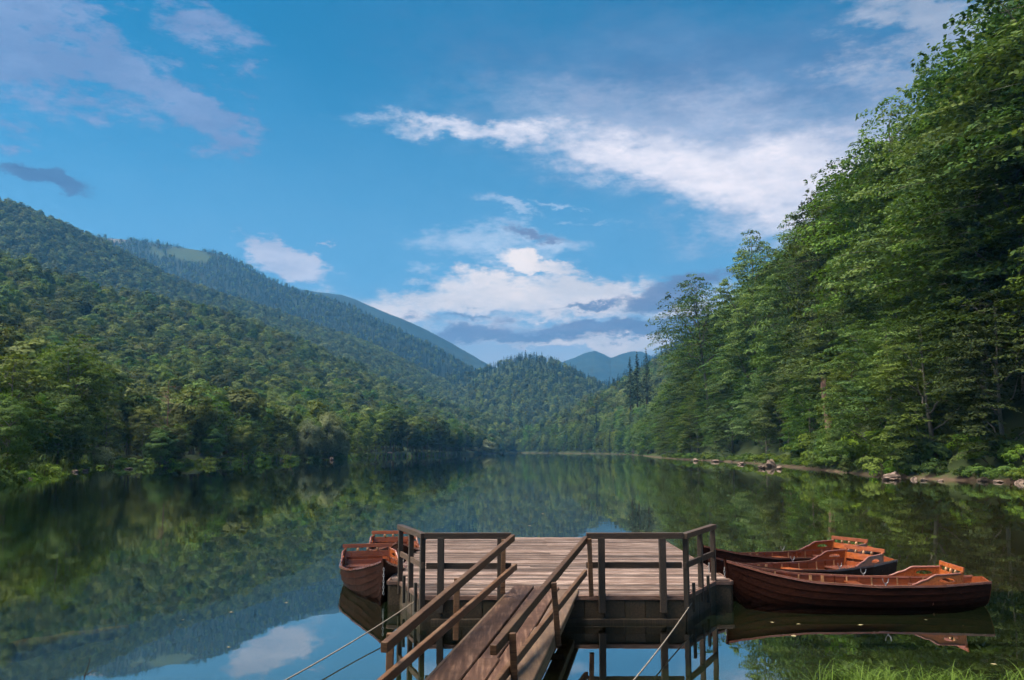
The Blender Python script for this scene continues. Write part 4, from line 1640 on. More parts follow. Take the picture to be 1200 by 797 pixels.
r_ = np.random.default_rng(44)
n = 1100
cl = np.stack([r_.uniform(3.5, 8.2, 44), r_.uniform(10.6, 11.45, 44)], -1)
ci = r_.integers(0, 44, n)
gx = cl[ci, 0] + r_.normal(0, .13, n)
gy = cl[ci, 1] + r_.normal(0, .10, n)
gz = np.maximum(ground_z(gx, gy), -.12)
blades('bank_grass', np.stack([gx, gy, gz - .02], -1), .36, .011, 'tufts of arching green grass on the near bank, lower right', 45, 1.0, 6)
n = 2500
gx, gy = r_.uniform(-5, 6, n), r_.uniform(4.5, 9.2, n)
gz = ground_z(gx, gy)
okg = (gz > .02) & ~((gx > -2.2) & (gx < .8))
blades('near_bank_turf', np.stack([gx, gy, gz - .01], -1)[okg], .16, .010, 'short grass of the near bank below the camera', 46, .6, 3)
pp = [left_pt(u, r_.uniform(-.6, 7.0 if u < 112 else 2.5 if u < 410 else 6.0)) for u in np.concatenate([r_.uniform(415, 545, 7000), r_.uniform(-60, 110, 3200), r_.uniform(140, 360, 1500)])]
pp = np.array(pp)
blades('shore_grass', pp - np.array([0, 0, .05]), 1.0, .16, 'pale green grass verge along the left waterline', 47, .5, 3)
pp = []
for u in np.concatenate([r_.uniform(20, 320, 2600), r_.uniform(420, 760, 1500)]):
    p, nrm = along(u)
    q = p + nrm * r_.uniform(.4, 2.2)
    pp.append((q[0], q[1], float(0)))
pp = np.array(pp)
pp[:, 2] = right_z(pp[:, 0], pp[:, 1])
blades('right_shore_grass', pp - np.array([0, 0, .05]), .55, .07, 'thin green grass along the right waterline', 48, .6, 3)

# ------------------------------------------------------------------ small shelter on the left point
p = left_pt(457, 3.0)
sh = empty('shelter', p, 0.2, 'tiny shelter with faded red roof on the low left point', 'shelter')
for sx in (-1, 1):
    for sy in (-1, 1):
        bm = bmesh.new()
        prism(bm, (sx * .8, sy * .6, -.5), (sx * .8, sy * .6, 1.5), .12, .12, (0, 1, 0), .01)
        link('post', bm_mesh('post', bm, M_railpost), sh)
bm = bmesh.new()
b0 = [bm.verts.new(c) for c in ((-1.2, -1, 1.5), (1.2, -1, 1.5), (1.2, 1, 1.5), (-1.2, 1, 1.5))]
b1 = [bm.verts.new(c) for c in ((-.7, 0, 2.15), (.7, 0, 2.15))]
for q in ((b0[0], b0[1], b1[1], b1[0]), (b0[2], b0[3], b1[0], b1[1]), (b0[1], b0[2], b1[1]), (b0[3], b0[0], b1[0]), (b0[3], b0[2], b0[1], b0[0])):
    bm.faces.new(q)
link('roof', bm_mesh('roof', bm, M_roofred), sh)

# ------------------------------------------------------------------ floating dock
ZD = 0.44
YF, YC, YB = 15.5, 17.2, 25.5
XL, XR = -2.30, 4.10
dock = empty('floating_dock', (0.9, 20, 0), 0, 'weathered grey plank dock with dark timber railings floating on the lake', 'dock')


def edge_x(y):
    if y < YC:
        t = (y - YF) / (YC - YF)
        return -1.52 + t * (-2.08 + 1.52), 2.92 + t * (3.78 - 2.92)
    return XL, XR


def part(name, bm, mat, parent, smooth=False):
    o = link(name, bm_mesh(name, bm, mat, smooth), parent)
    o.matrix_parent_inverse = Matrix.Translation(parent.location).inverted() if parent.parent is None else Matrix.Identity(4)
    return o


rp = random.Random(3)
pitch = 0.2
ny = int((YB - YF) / pitch)
for k in range(ny):
    y0, y1 = YF + k * pitch + .007, YF + (k + 1) * pitch - .007 - rp.uniform(0, .012)
    a0, a1 = edge_x(y0)
    c0, c1 = edge_x(y1)
    if y0 < YC < y1:
        c0, c1 = a0, a1
    cuts = [0, 1] if k % 3 else [0, rp.choice((.42, .58, .5)), 1]
    for ca, cb in zip(cuts[:-1], cuts[1:]):
        dz = rp.uniform(-.006, .006)
        tl = rp.uniform(-.004, .004)
        e0, e1 = rp.uniform(-.03, .03), rp.uniform(-.03, .03)
        xa0, xb0 = a0 + (a1 - a0) * ca, a0 + (a1 - a0) * cb
        xa1, xb1 = c0 + (c1 - c0) * ca, c0 + (c1 - c0) * cb
        if ca == 0:
            xa0 += e0; xa1 += e0
        else:
            xa0 += .004; xa1 += .004
        if cb == 1:
            xb0 += e1; xb1 += e1
        bm = bmesh.new()
        co = [(xa0, y0, dz), (xb0, y0, dz), (xb1, y1, dz + tl), (xa1, y1, dz + tl)]
        lo = [bm.verts.new((c[0], c[1], ZD - .035 + c[2])) for c in co]
        hi = [bm.verts.new((c[0], c[1], ZD + c[2])) for c in co]
        bm.faces.new(lo[::-1])
        bm.faces.new(hi)
        for i in range(4):
            bm.faces.new((lo[i], lo[(i + 1) % 4], hi[(i + 1) % 4], hi[i]))
        bmesh.ops.bevel(bm, geom=[e for e in bm.edges if all(v.co.z > ZD - .02 for v in e.verts)], offset=.006, segments=1, affect='EDGES')
        part('deck_plank', bm, M_deck, dock)

# frame below the planks, edge boards and skirt
poly = [(-1.52, YF), (2.92, YF), (3.78, YC), (XR, YC), (XR, YB), (XL, YB), (XL, YC), (-2.08, YC)]
bm = bmesh.new()
inset = .10
cx, cy = .9, 20.5
lo = [bm.verts.new((x + (inset if x < cx else -inset), y + (inset if y < cy else -inset), -.22)) for x, y in poly]
hi = [bm.verts.new((v.co.x, v.co.y, ZD - .04)) for v in lo]
bm.faces.new(lo[::-1])
bm.faces.new(hi)
for i in range(len(poly)):
    j = (i + 1) % len(poly)
    bm.faces.new((lo[i], lo[j], hi[j], hi[i]))
part('float_frame', bm, M_fascia, dock)
for i in range(len(poly)):
    a, b = Vector((*poly[i], 0)), Vector((*poly[(i + 1) % len(poly)], 0))
    L = (b - a).length
    if L < .12:
        continue
    d = (b - a) / L
    nrm = Vector((d.y, -d.x, 0))
    bar('edge_board', a + nrm * .022 + Vector((0, 0, ZD - .045)), b + nrm * .022 + Vector((0, 0, ZD - .045)), .045, .075, M_lip, dock)
    nb = max(1, int(L / .34))
    for k in range(nb):
        c = a + d * (L * (k + .5) / nb) + nrm * (.004 + rp.uniform(0, .012))
        bar('skirt_board', c + Vector((0, 0, -.12 - rp.uniform(0, .05))), c + Vector((0, 0, ZD - .088)), L / nb - .008 if abs(d.x) > .5 else .03, .03 if abs(d.x) > .5 else L / nb - .008, M_fascia, dock,
            up=(nrm.x, nrm.y, 0) if abs(d.x) > .5 else (d.x, d.y, 0))
# a float log under the front edge
bar('float_beam', (-1.35, YF - .05, -.02), (2.8, YF - .05, -.02), .14, .16, M_fascia, dock)

RT = 1.42


def post(x, y, z0, z1, wdt=.095, mat=None):
    bar('railing_post', (x, y, z0), (x, y, z1), wdt, wdt, mat or M_railpost, dock, up=(0, 1, 0))


yf = YF - .075
FLp, FRp = Vector((-1.50, YF - .06, 0)), Vector((2.92, YF - .06, 0))
CLp, CRp = Vector((-2.10, YC - .02, 0)), Vector((3.80, YC + .05, 0))
xa = PY(516.5, 660, yf)[0]
xb = PY(586.5, 660, yf)[0]
xc = PY(705, 660, yf)[0]
xd = PY(776.5, 660, yf)[0]
for x in (xa, xb, xc, xd):
    post(x, yf, .16, RT - .03, .11)


def chamfer(A, B, nposts):
    d = (B - A).normalized()
    for k in range(nposts):
        t = (0.02, .5, .98)[k]
        c = A + (B - A) * t
        bar('railing_post', c + Vector((0, 0, .20)), c + Vector((0, 0, RT - .02)), .085, .085, M_railpost, dock, up=(d.x, d.y, 0))
        if k < 2:
            s = A + (B - A) * (t + (.12 if k else .1))
            nrm = Vector((d.y, -d.x, 0)) * (1 if d.y * (-1 if A.x < 0 else 1) > 0 else -1)
            nrm = Vector((-abs(d.y), -abs(d.x), 0)) if A.x < 0 else Vector((abs(d.y), -abs(d.x), 0))
            bar('bracket', s + nrm * .07 + Vector((0, 0, .14)), s + nrm * .07 + Vector((0, 0, .62)), .05, .05, M_irondark, dock, up=(d.x, d.y, 0))
    bar('top_rail', A - d * .05 + Vector((0, 0, RT)), B + d * .05 + Vector((0, 0, RT)), .11, .09, M_rail, dock)
    bar('middle_rail', A - d * .02 + Vector((0, 0, .93)), B + d * .02 + Vector((0, 0, .93)), .05, .10, M_rail, dock)


chamfer(FLp, CLp, 3)
chamfer(FRp, CRp, 3)
x0 = PY(599, 630, yf)[0]
x1 = PY(687, 630, yf)[0]
bar('top_rail', (FLp.x + .03, yf, RT + .002), (x0, yf, RT + .004), .10, .10, M_rail, dock)
bar('middle_rail', (FLp.x + .05, yf + .07, .915), (x0, yf + .07, .915), .045, .10, M_rail, dock)
bar('top_rail', (x1, yf, RT + .002), (FRp.x - .03, yf, RT + .004), .10, .10, M_rail, dock)
bar('middle_rail', (x1, yf + .07, .93), (FRp.x - .05, yf + .07, .93), .045, .10, M_rail, dock)

# ------------------------------------------------------------------ gangway
gang = empty('gangway', (-.6, 8, .3), 0, 'narrow plank gangway with sloping handrails leading from the bank to the dock', 'gangway')


def gp_(c, t):
    """c: metres across from the left edge, t: metres back from the dock end"""
    return Vector((0.0 + c - .150 * t, 16.15 - t, ZD + .045 - .010 * t))


def board(name, c0, c1, t0, t1, mat, dz=0.0, th=.055, e0=0.0, e1=0.0):
    bm = bmesh.new()
    q = [gp_(c0, t1 + e0), gp_(c1, t1 + e1), gp_(c1, t0 - e1 * .5), gp_(c0, t0)]
    lo = [bm.verts.new(p + Vector((0, 0, dz - th))) for p in q]
    hi = [bm.verts.new(p + Vector((0, 0, dz))) for p in q]
    bm.faces.new(lo[::-1])
    bm.faces.new(hi)
    for i in range(4):
        bm.faces.new((lo[i], lo[(i + 1) % 4], hi[(i + 1) % 4], hi[i]))
    bmesh.ops.bevel(bm, geom=list(bm.edges), offset=.008, segments=2, affect='EDGES')
    return part(name, bm, mat, gang)


board('walk_board', .035, .385, .0, 8.6, M_ramp, .012)
board('walk_board', .41, .62, .05, 5.3, M_ramp, .004)
board('walk_board', .41, .66, 5.32, 8.6, M_ramp, .018)
board('walk_board', .635, .83, .03, 8.6, M_ramp, -.004)
board('walk_board', .86, 1.20, .35, 3.55, M_rampy, .0)
board('walk_board', .84, 1.17, 3.57, 8.6, M_rampy, .02)
board('stringer', -.015, .03, .65, 8.6, M_rampy, -.005, .15)
board('stringer', .55, .64, .75, 8.6, M_ramp, -.07, .14)
board('stringer', 1.06, 1.15, .75, 8.6, M_rampy, -.07, .14)
for t in (2.3, 4.6, 6.9):
    bar('cross_bearer', gp_(.02, t) + Vector((0, 0, -.26)), gp_(1.12, t) + Vector((0, 0, -.26)), .09, .09, M_ramp, gang)


def V3(a):
    return Vector((float(a[0]), float(a[1]), float(a[2])))


lt0, lt1 = V3(PY(601, 630, 15.36)), V3(PY(450, 759, 9.25))
lm0, lm1 = V3(PY(604, 664, 15.36)), V3(PY(437, 809, 8.9))
rt0, rt1 = V3(PY(686.5, 632, 15.36)), V3(PY(578, 762, 9.3))
rm0, rm1 = V3(PY(686, 671, 15.36)), V3(PY(571, 815, 9.0))
for a, b in ((lt0, lt1), (rt0, rt1)):
    bar('handrail', a, b, .075, .105, M_handrail, gang)
for a, b in ((lm0, lm1), (rm0, rm1)):
    bar('lower_rail', a, b, .06, .10, M_handrail, gang)


def gpost(top, rail0, rail1, px, py_bot, depth, side):
    t = (rail0.y - depth) / (rail0.y - rail1.y)
    ptop = rail0 + (rail1 - rail0) * t
    pb = V3(PY(px, py_bot, depth))
    pb.x = pb.x * .5 + ptop.x * .5 + side * .02
    bar('handrail_post', Vector((pb.x + side * .05, depth, pb.z)), Vector((ptop.x + side * .075, depth, ptop.z + .03)), .075, .075, M_handrail, gang, up=(0, 1, 0))


gpost(1, lt0, lt1, 593, 696, 15.0, -1)
gpost(1, lt0, lt1, 539, 750, 12.2, -1)
gpost(1, lt0, lt1, 463, 815, 9.65, -1)
gpost(1, rt0, rt1, 690, 699, 15.25, 1)
gpost(1, rt0, rt1, 654, 757, 12.1, 1)
gpost(1, rt0, rt1, 600, 825, 9.8, 1)

# ------------------------------------------------------------------ rowing boats
BL = 4.5


def bs(t):
    return float(np.interp(t, [0, .06, .2, .45, .62, .76, .87, .95, 1.0], [.40, .47, .60, .68, .62, .47, .29, .12, .022]))


def sheer(t):
    return float(np.interp(t, [0, .2, .45, .7, .85, .95, 1.0], [.46, .41, .395, .45, .56, .67, .74]))


def keel(t):
    return float(np.interp(t, [0, .1, .3, .6, .85, .94, .98, 1.0], [-.02, -.10, -.16, -.17, -.14, -.08, .06, .30]))


def rake(t, z):
    """stem leans forward, transom leans back"""
    x = t * BL
    return x + max(0, t - .9) / .1 * .10 * (z - .3) - max(0, .06 - t) / .06 * .12 * (z - .3)


NS = 7


def section(t, v):
    b, s, k = bs(t), sheer(t), keel(t)
    y = b * (1 - (1 - v) ** (2.3 if t < .85 else 2.3 - (t - .85) / .15 * 1.1))
    z = k + (s - k) * (v ** (1.9 if t < .8 else 1.9 - (t - .8) / .2 * .8))
    return y, z


def boat_meshes():
    ts = np.concatenate([np.linspace(0, .84, 22), np.linspace(.86, 1.0, 12)])
    M_ = {}
    # clinker strakes, outside and inside
    for nm, off, mat in (('hull', 0.0, M_hullout), ('lining', -.016, M_hullin)):
        bm = bmesh.new()
        for side in (-1, 1):
            for j in range(NS):
                rows = []
                for vi, lap in ((j / NS, .013), ((j + 1) / NS + .012, 0.0)):
                    row = []
                    for t in ts:
                        y, z = section(t, min(vi, 1.0))
                        o = (lap if off == 0 else 0) + off
                        y2 = max(y + o * min(1, bs(t) / .15), .004)
                        row.append(bm.verts.new((rake(t, z), side * y2, z - (off * .35 if off else 0) - (lap * .3 if off == 0 else 0))))
                    rows.append(row)
                mids = None
                for i in range(len(ts) - 1):
                    q = [rows[0][i], rows[0][i + 1], rows[1][i + 1], rows[1][i]]
                    bm.faces.new(q if side < 0 else q[::-1])
        me = bpy.data.meshes.new(nm)
        bm.to_mesh(me)
        bm.free()
        me.materials.append(mat)
        M_[nm] = me
    # transom
    bm = bmesh.new()
    pr = [section(0, v) for v in np.linspace(0, 1, 10)]
    ring = [(y, z) for y, z in pr] + [(0.0, sheer(0) + .06)] + [(-y, z) for y, z in pr[::-1]]
    f0 = [bm.verts.new((rake(0, z) - .012, y, z)) for y, z in ring[:-1]]
    f1 = [bm.verts.new((rake(0, z) + .022, y, z)) for y, z in ring[:-1]]
    bm.faces.new(f0)
    bm.faces.new(f1[::-1])
    for i in range(len(f0)):
        j = (i + 1) % len(f0)
        bm.faces.new((f0[i], f0[j], f1[j], f1[i]))
    M_['transom'] = bm_mesh('transom', bm, M_hullin)
    # gunwales
    for side, nm in ((-1, 'gunL'), (1, 'gunR')):
        path = []
        for t in ts:
            path.append((rake(t, sheer(t)), side * (bs(t) + .004), sheer(t) + .008))
        bm = bmesh.new()
        prev = None
        for p_ in path:
            x, y, z = p_
            ring_ = [bm.verts.new((x, y + side * .026, z - .022)), bm.verts.new((x, y + side * .026, z + .016)), bm.verts.new((x, y - side * .03, z + .016)), bm.verts.new((x, y - side * .03, z - .022))]
            if prev:
                for i in range(4):
                    j = (i + 1) % 4
                    bm.faces.new((prev[i], prev[j], ring_[j], ring_[i]))
            else:
                bm.faces.new(ring_)
            prev = ring_
        bm.faces.new(prev[::-1])
        M_[nm] = bm_mesh('gunwale', bm, M_gunw)
    # stem and keel
    pts = [(rake(t, keel(t)), 0, keel(t) - .02) for t in np.linspace(.02, .98, 24)] + [(rake(1, z) + .015, 0, z) for z in (.30, .48, .64, .79)]
    v, f = tube_np(np.array(pts), np.full(len(pts), .032), 4)
    M_['stem'] = mesh_np('stem_post', v, f, M_hullout)
    # frames (ribs)
    M_['ribs'] = []
    for i, t in enumerate(np.linspace(.08, .9, 17)):
        for side in (-1, 1):
            bm = bmesh.new()
            prev = None
            wide = i in (10, 11)
            hw = .028 if wide else .013
            for vv_ in np.linspace(.25, .99, 8):
                y, z = section(t, vv_)
                y -= .017
                th = .03 if wide else .012
                ring_ = [bm.verts.new((t * BL - hw, side * y, z + .004)), bm.verts.new((t * BL + hw, side * y, z + .004)),
                         bm.verts.new((t * BL + hw, side * (y - th), z + .012)), bm.verts.new((t * BL - hw, side * (y - th), z + .012))]
                if prev:
                    for a in range(4):
                        b = (a + 1) % 4
                        bm.faces.new((prev[a], prev[b], ring_[b], ring_[a]))
                else:
                    bm.faces.new(ring_)
                prev = ring_
            bm.faces.new(prev[::-1])
            M_['ribs'].append(bm_mesh('rib', bm, M_rib if (wide or i % 2 == 0) else M_hullin))
    # floor boards
    M_['floor'] = []
    for k in range(5):
        bm = bmesh.new()
        y = (k - 2) * .135
        prism(bm, (.55, y, .065), (3.55 - abs(k - 2) * .28, y, .065), .125, .018, (0, 0, 1), .004)
        M_['floor'].append(bm_mesh('floor_board', bm, M_hullin))
    # thwarts
    M_['thw'] = []
    for x, wd, z in ((2.15, .22, .31), (3.35, .20, .36)):
        t = x / BL
        bm = bmesh.new()
        prism(bm, (x, -bs(t) + .03, z), (x, bs(t) - .03, z), wd, .028, (0, 0, 1), .005)
        M_['thw'].append(bm_mesh('thwart', bm, M_orange if wd > .21 else M_hullin))
    # stern bench
    bm = bmesh.new()
    xs_ = (.55, 1.10)
    w0, w1 = bs(.55 / BL) - .03, bs(1.10 / BL) - .03
    co = [(xs_[0], -w0), (xs_[1], -w1), (xs_[1] + .05, 0), (xs_[1], w1), (xs_[0], w0)]
    lo = [bm.verts.new((x, y, .27)) for x, y in co]
    hi = [bm.verts.new((x, y, .30)) for x, y in co]
    bm.faces.new(lo[::-1])
    bm.faces.new(hi)
    for i in range(5):
        bm.faces.new((lo[i], lo[(i + 1) % 5], hi[(i + 1) % 5], hi[i]))
    M_['bench'] = bm_mesh('stern_seat', bm, M_gunw)
    bm = bmesh.new()
    prism(bm, (1.05, -w1 + .02, .17), (1.05, w1 - .02, .17), .02, .2, (0, 0, 1), .003)
    M_['riser'] = bm_mesh('seat_front', bm, M_hullin)
    # side panels with a scalloped oval opening, above the gunwale beside the bench
    for side, nm in ((-1, 'armL'), (1, 'armR')):
        x0_, x1_, x2_, x3_ = .50, .98, 1.18, 1.42

        def top(x):
            g = sheer(x / BL) + .02
            if x < x1_:
                return g + .17
            if x < x2_:
                return g + .17 - .02 * ((x - x1_) / (x2_ - x1_)) ** 2 - .07 * smooth01((x - x1_) / (x2_ - x1_))
            return g + .08 * (1 - smooth01((x - x2_) / (x3_ - x2_)))
        xs2 = np.linspace(x0_, x3_, 27)
        outer = [(x, sheer(x / BL) + .0) for x in xs2] + [(x, float(top(x))) for x in xs2[::-1]]
        hc = (.80, sheer(.80 / BL) + .085)
        outer = np.array(outer)
        # resample the outline by angle round the opening
        per_ = 48
        an = np.linspace(-math.pi, math.pi, per_, endpoint=False)
        closed = np.vstack([outer, outer[:1]])
        dense = np.concatenate([np.linspace(closed[i], closed[i + 1], 20, endpoint=False) for i in range(len(closed) - 1)])
        da = np.arctan2(dense[:, 1] - hc[1], dense[:, 0] - hc[0])
        O = []
        for a in an:
            dlt = np.abs(np.angle(np.exp(1j * (da - a))))
            cand = np.where(dlt < .03 + dlt.min())[0]
            best = cand[np.argmin(dlt[cand])]
            O.append(dense[best])
        hole = [(hc[0] + .14 * math.cos(a), hc[1] + (.05 if math.sin(a) > 0 else .024) * math.sin(a)) for a in an]
        bm = bmesh.new()

        def y_at(x):
            return side * (bs(max(x, 0) / BL) - .006)
        loops = []
        for off in (-.012, .012):
            lo_o = [bm.verts.new((x, y_at(x) + off - side * .06 * max(0, z - sheer(x / BL)), z)) for x, z in O]
            lo_i = [bm.verts.new((x, y_at(x) + off - side * .06 * max(0, z - sheer(x / BL)), z)) for x, z in hole]
            loops.append((lo_o, lo_i))
        for i in range(per_):
            j = (i + 1) % per_
            (oa, ia), (ob, ib) = loops
            bm.faces.new((oa[i], oa[j], ia[j], ia[i]))
            bm.faces.new((ob[j], ob[i], ib[i], ib[j]))
            bm.faces.new((oa[j], oa[i], ob[i], ob[j]))
            bm.faces.new((ia[i], ia[j], ib[j], ib[i]))
        M_[nm] = bm_mesh('arm_panel', bm, M_orange)
        capp = [(x, y_at(x) - side * .06 * (float(top(x)) - sheer(x / BL)), float(top(x)) + .006) for x in np.linspace(x0_, x3_, 20)]
        v, f = tube_np(np.array(capp), np.full(20, .022), 5)
        M_[nm + 'cap'] = mesh_np('arm_cap', v, f, M_gunw)
    # seat back: crest board, gap with turned spindles, lower panel, end posts
    xb_ = .56
    wbk = bs(xb_ / BL) + .0
    zt = sheer(xb_ / BL) + .31
    lean_ = -.16
    xz = lambda z: xb_ + (z - .32) * lean_ - .0

    def crossbar(z0, z1, th, half, mat, name):
        bm = bmesh.new()
        prism(bm, (xz((z0 + z1) / 2), -half, (z0 + z1) / 2), (xz((z0 + z1) / 2), half, (z0 + z1) / 2), th, z1 - z0, (lean_, 0, 1), .006)
        return bm_mesh(name, bm, mat)
    M_['crest'] = crossbar(zt - .085, zt, .032, wbk + .03, M_orange, 'crest_board')
    M_['panel'] = crossbar(zt - .29, zt - .155, .022, wbk - .05, M_orange, 'back_panel')
    M_['panel2'] = crossbar(zt - .50, zt - .34, .022, wbk - .07, M_hullin, 'back_panel')
    M_['bposts'] = []
    for y in (-wbk + .03, wbk - .03):
        bm = bmesh.new()
        prism(bm, (xz(.3), y, .28), (xz(zt - .07), y, zt - .07), .045, .05, (0, 1, 0), .004)
        M_['bposts'].append(bm_mesh('back_post', bm, M_orange))
    M_['spin'] = []
    for y in (-.22, 0, .22):
        zz = np.linspace(zt - .16, zt - .08, 5)
        v, f = tube_np(np.stack([[xz(z) for z in zz], np.full(5, y), zz], -1), [.016, .028, .032, .028, .016], 8)
        M_['spin'].append(mesh_np('spindle', v, f, M_rib, smooth=True))
    # rowlocks
    M_['lock'] = []
    for x in (1.88,):
        for side in (-1, 1):
            t = x / BL
            y = side * (bs(t) + .0)
            z = sheer(t) + .02
            v1 = tube_np(np.array([(x, y, z), (x, y, z + .04)]), [.014, .014], 6)
            a = np.linspace(-math.pi, 0, 9)
            v2 = tube_np(np.stack([x + .045 * np.cos(a), np.full(9, y), z + .09 + .05 * np.sin(a)], -1), np.full(9, .009), 5)
            v3 = tube_np(np.array([(x - .045, y, z + .09), (x - .05, y, z + .13)]), [.009, .007], 5)
            v4 = tube_np(np.array([(x + .045, y, z + .09), (x + .05, y, z + .13)]), [.009, .007], 5)
            v, f = merge([v1, v2, v3, v4])
            M_['lock'].append(mesh_np('rowlock', v, f, M_iron, smooth=True))
    # bow ring and hanging chain
    parts_ = []
    xb2 = rake(1, .62) + .05
    for k in range(9):
        a = np.linspace(0, 2 * math.pi, 9)
        z0_ = .60 - k * .055
        if k % 2:
            pts_ = np.stack([xb2 + .014 * np.cos(a), 0 * a, z0_ + .034 * np.sin(a)], -1)
        else:
            pts_ = np.stack([xb2 + 0 * a, .014 * np.cos(a), z0_ + .034 * np.sin(a)], -1)
        parts_.append(tube_np(pts_, np.full(9, .006), 4))
    v, f = merge(parts_)
    M_['chain'] = mesh_np('bow_chain', v, f, M_iron)
    # breast hook at the bow
    bm = bmesh.new()
    t = .93
    q = [(rake(.999, .74), 0), (t * BL, bs(t) - .01), (t * BL + .05, 0), (t * BL, -bs(t) + .01)]
    lo = [bm.verts.new((x, y, sheer(t) - .03 + (.06 if i == 0 else 0))) for i, (x, y) in enumerate(q)]
    hi = [bm.verts.new((v.co.x, v.co.y, v.co.z + .03)) for v in lo]
    bm.faces.new(lo[::-1])
    bm.faces.new(hi)
    for i in range(4):
        bm.faces.new((lo[i], lo[(i + 1) % 4], hi[(i + 1) % 4], hi[i]))
    M_['hook'] = bm_mesh('breast_hook', bm, M_gunw)
    return M_


BM_ = boat_meshes()


def boat(bow, stern, label):
    bow, stern = Vector((*bow, 0)), Vector((*stern, 0))
    d = bow - stern
    ang = math.atan2(d.y, d.x)
    o = empty('rowing_boat', stern, ang, label, 'boat', 'wooden rowing boats at the dock')
    sc = d.length / BL
    o.scale = (sc, 1, 1)
    for nm, key in (('hull', 'hull'), ('lining', 'lining'), ('transom', 'transom'), ('gunwale', 'gunL'), ('gunwale', 'gunR'), ('stem_post', 'stem'), ('stern_seat', 'bench'), ('seat_front', 'riser'), ('breast_hook', 'hook'), ('bow_chain', 'chain')):
        link(nm, BM_[key], o)
    for s in ('L', 'R'):
        a = link('arm_panel', BM_['arm' + s], o)
        link('arm_cap', BM_['arm' + s + 'cap'], a)
    b = link('seat_back', BM_['crest'], o)
    link('back_panel', BM_['panel'], b)
    link('back_panel', BM_['panel2'], b)
    for m in BM_['bposts']:
        link('back_post', m, b)
    for m in BM_['spin']:
        link('spindle', m, b)
    for m in BM_['ribs']:
        link('rib', m, o)
    for m in BM_['floor']:
        link('floor_board', m, o)
    for m in BM_['thw']:
        link('thwart', m, o)
    for m in BM_['lock']:
        link('rowlock', m, o)
    return o


def xy(px, py, z):
    p = PZ(px, py, z)
    return (float(p[0]), float(p[1]))


boat((4.15, 17.55), (8.75, 17.15), 'brown varnished rowing boat nearest on the right, lying broadside in front of two others')
boat((4.00, 18.30), (8.25, 20.45), 'brown varnished rowing boat in the middle of the three right of the dock')
boat((4.28, 20.3), (8.75, 22.6), 'brown varnished rowing boat farthest back of the three right of the dock')
boat((-2.46, 17.55), (-3.40, 21.3), 'brown varnished rowing boat left of the dock, bow toward the bank, nearer one')
boat((-2.62, 21.1), (-3.22, 24.6), 'brown varnished rowing boat left of the dock, behind the nearer one')


# ------------------------------------------------------------------ ropes, floating leaves, sunken log, twigs
def rope(a, b, sag, rad, label):
    t = np.linspace(0, 1, 24)[:, None]
    p = np.asarray(a) * (1 - t) + np.asarray(b) * t
    p[:, 2:] -= sag * 4 * t * (1 - t)
    v, f = tube_np(p, np.full(24, rad), 6)
    o = link('mooring_rope', mesh_np('mooring_rope', v, f, M_rope, smooth=True))
    return tag(o, label, 'rope', 'mooring ropes of the dock')


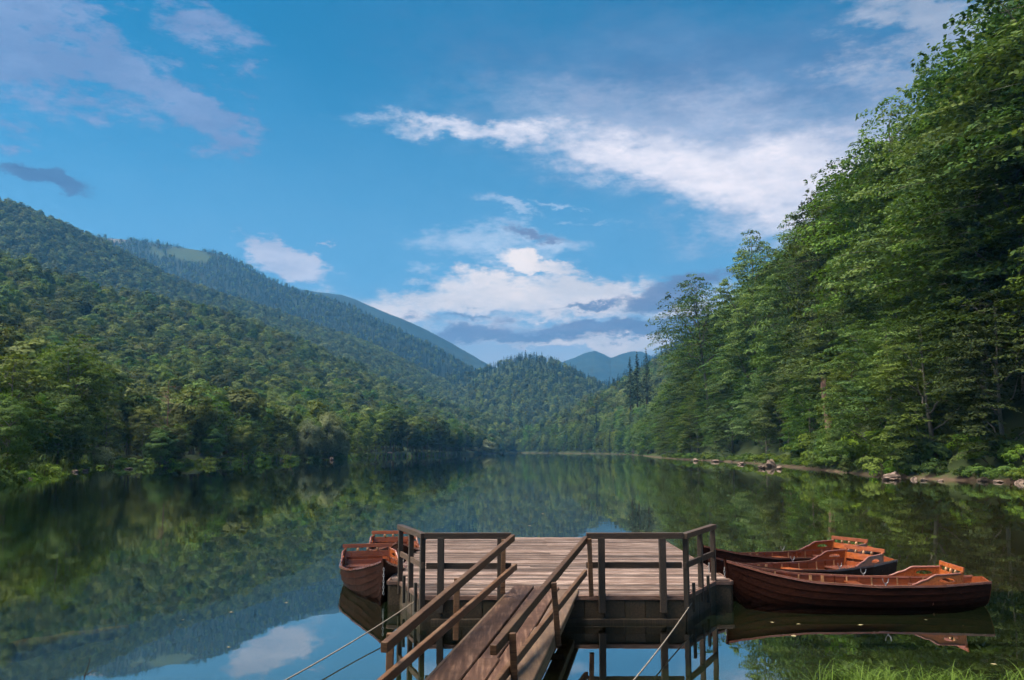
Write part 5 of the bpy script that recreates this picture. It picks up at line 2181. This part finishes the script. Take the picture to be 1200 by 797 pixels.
rope(PY(487, 704, 16.05), (-3.35, 8.0, ground_z(-3.35, 8.0) + .03), .09, .009, 'pale mooring rope from left corner of the dock to the bank')
rope(PY(813, 703, 16.0), (.42, 8.1, ground_z(.42, 8.1) + .03), .09, .010, 'pale mooring rope from right corner of the dock to the bank')
for (x, y), lb in (((-3.35, 8.0), 'short mooring peg at the bank end of left rope'), ((.42, 8.1), 'short mooring peg at the bank end of right rope')):
    bm = bmesh.new()
    z = float(ground_z(x, y))
    prism(bm, (x, y, z - .25), (x, y, z + .12), .07, .07, (0, 1, 0), .012)
    tag(link('mooring_peg', bm_mesh('mooring_peg', bm, M_railpost)), lb, 'peg')
for k, (px, py, sz) in enumerate(((272, 717, .10), (214, 726, .06), (560, 571, .4), (569, 555, .5), (636, 602, .25), (621, 616, .2), (935, 731, .08), (1008, 732, .09), (905, 729, .06), (930, 745, .10), (1165, 778, .09), (1085, 726, .05), (335, 706, .08), (268, 758, .05))):
    p = PZ(px, py, .006)
    sz = min(sz, .14)
    v, f = leaves_np(np.array([[0, 0, 0]]), np.array([[0., 0, 1]]), [sz * 1.3], np.random.default_rng(k), .6)
    o = link('floating_leaf', mesh_np('floating_leaf', v, f, M_floatleaf, tone=np.full(4, .6)))
    o.location = p
    tag(o, {272: 'pale floating leaf on dark water left of the dock, brightest there', 214: 'tiny floating leaf far left of the dock', 560: 'speck of a leaf floating mid-lake, nearer of two left of centre', 569: 'speck of a leaf floating mid-lake, farther of two',
        636: 'leaf speck floating beyond the dock, right one of a pair', 621: 'leaf speck floating just beyond the dock edge, lower of a pair', 935: 'tiny leaf floating below the middle of the nearest boat', 1008: 'tiny leaf floating below the thwart of nearest boat',
        905: 'tiny leaf floating below the bow of the nearest boat', 930: 'leaf floating on the reflection edge of nearest boat', 1165: 'orange-tinted floating leaf near the lower right corner', 1085: 'tiny leaf floating close under the stern of nearest boat',
        335: 'small leaf floating between left rope and the shore', 268: 'tiny leaf floating at lower left above the rope'}[px], 'leaf', 'leaves floating on the lake')

a, b = PZ(12, 765, -.16), PZ(152, 737, -.2)
t = np.linspace(0, 1, 14)
path = a[None] * (1 - t[:, None]) + b[None] * t[:, None]
path[:, 1] += .12 * np.sin(t * 5)
v, f = tube_np(path, .15 * (1 - .35 * t) * (1 + .1 * np.sin(t * 17)), 10)
lo_ = link('sunken_log', mesh_np('sunken_log', v, f, M_logwood, smooth=True))
tag(lo_, 'brown sunken log lying under the clear water at lower left', 'log')
tw = empty('dead_twig', PZ(97, 797, 0.0), 0, 'thin dark twig sticking out of the water at lower left', 'twig')
tp = np.array([[0, 0, -.25], [.02, 0, .05], [.05, .02, .16], [.07, .02, .27]])
link('stem', mesh_np('stem', *tube_np(tp, [.008, .007, .005, .003], 5), M_barkdark), tw)
link('side_shoot', mesh_np('side_shoot', *tube_np(np.array([[.02, 0, .05], [.1, .03, .10], [.17, .04, .10]]), [.005, .004, .002], 5), M_barkdark), tw)

# ------------------------------------------------------------------ air
HAZE = 1.5e-4
bm = bmesh.new()
bmesh.ops.create_cube(bm, size=1.0)
hz = link('haze', bm_mesh('haze', bm, []))
hz.scale = (12900, 12900, 800)
hz.location = (0, 0, -7 + 400)
hm = bpy.data.materials.new('valley_air')
hm.use_nodes = True
t = hm.node_tree
for n in list(t.nodes):
    t.nodes.remove(n)
ho = t.nodes.new('ShaderNodeOutputMaterial')
pv = t.nodes.new('ShaderNodeVolumePrincipled')
pv.inputs['Color'].default_value = (0.11, 0.39, 0.82, 1)
pv.inputs['Density'].default_value = HAZE
pv.inputs['Anisotropy'].default_value = 0.2
t.links.new(pv.outputs[0], ho.inputs['Volume'])
hz.data.materials.append(hm)
hz.display_type = 'WIRE'
tag(hz, 'thin bluish haze filling the valley', 'haze', kind='stuff')
print('single trees', count_tree + len(single), 'tris', sum(len(m.polygons) for m in bpy.data.meshes))
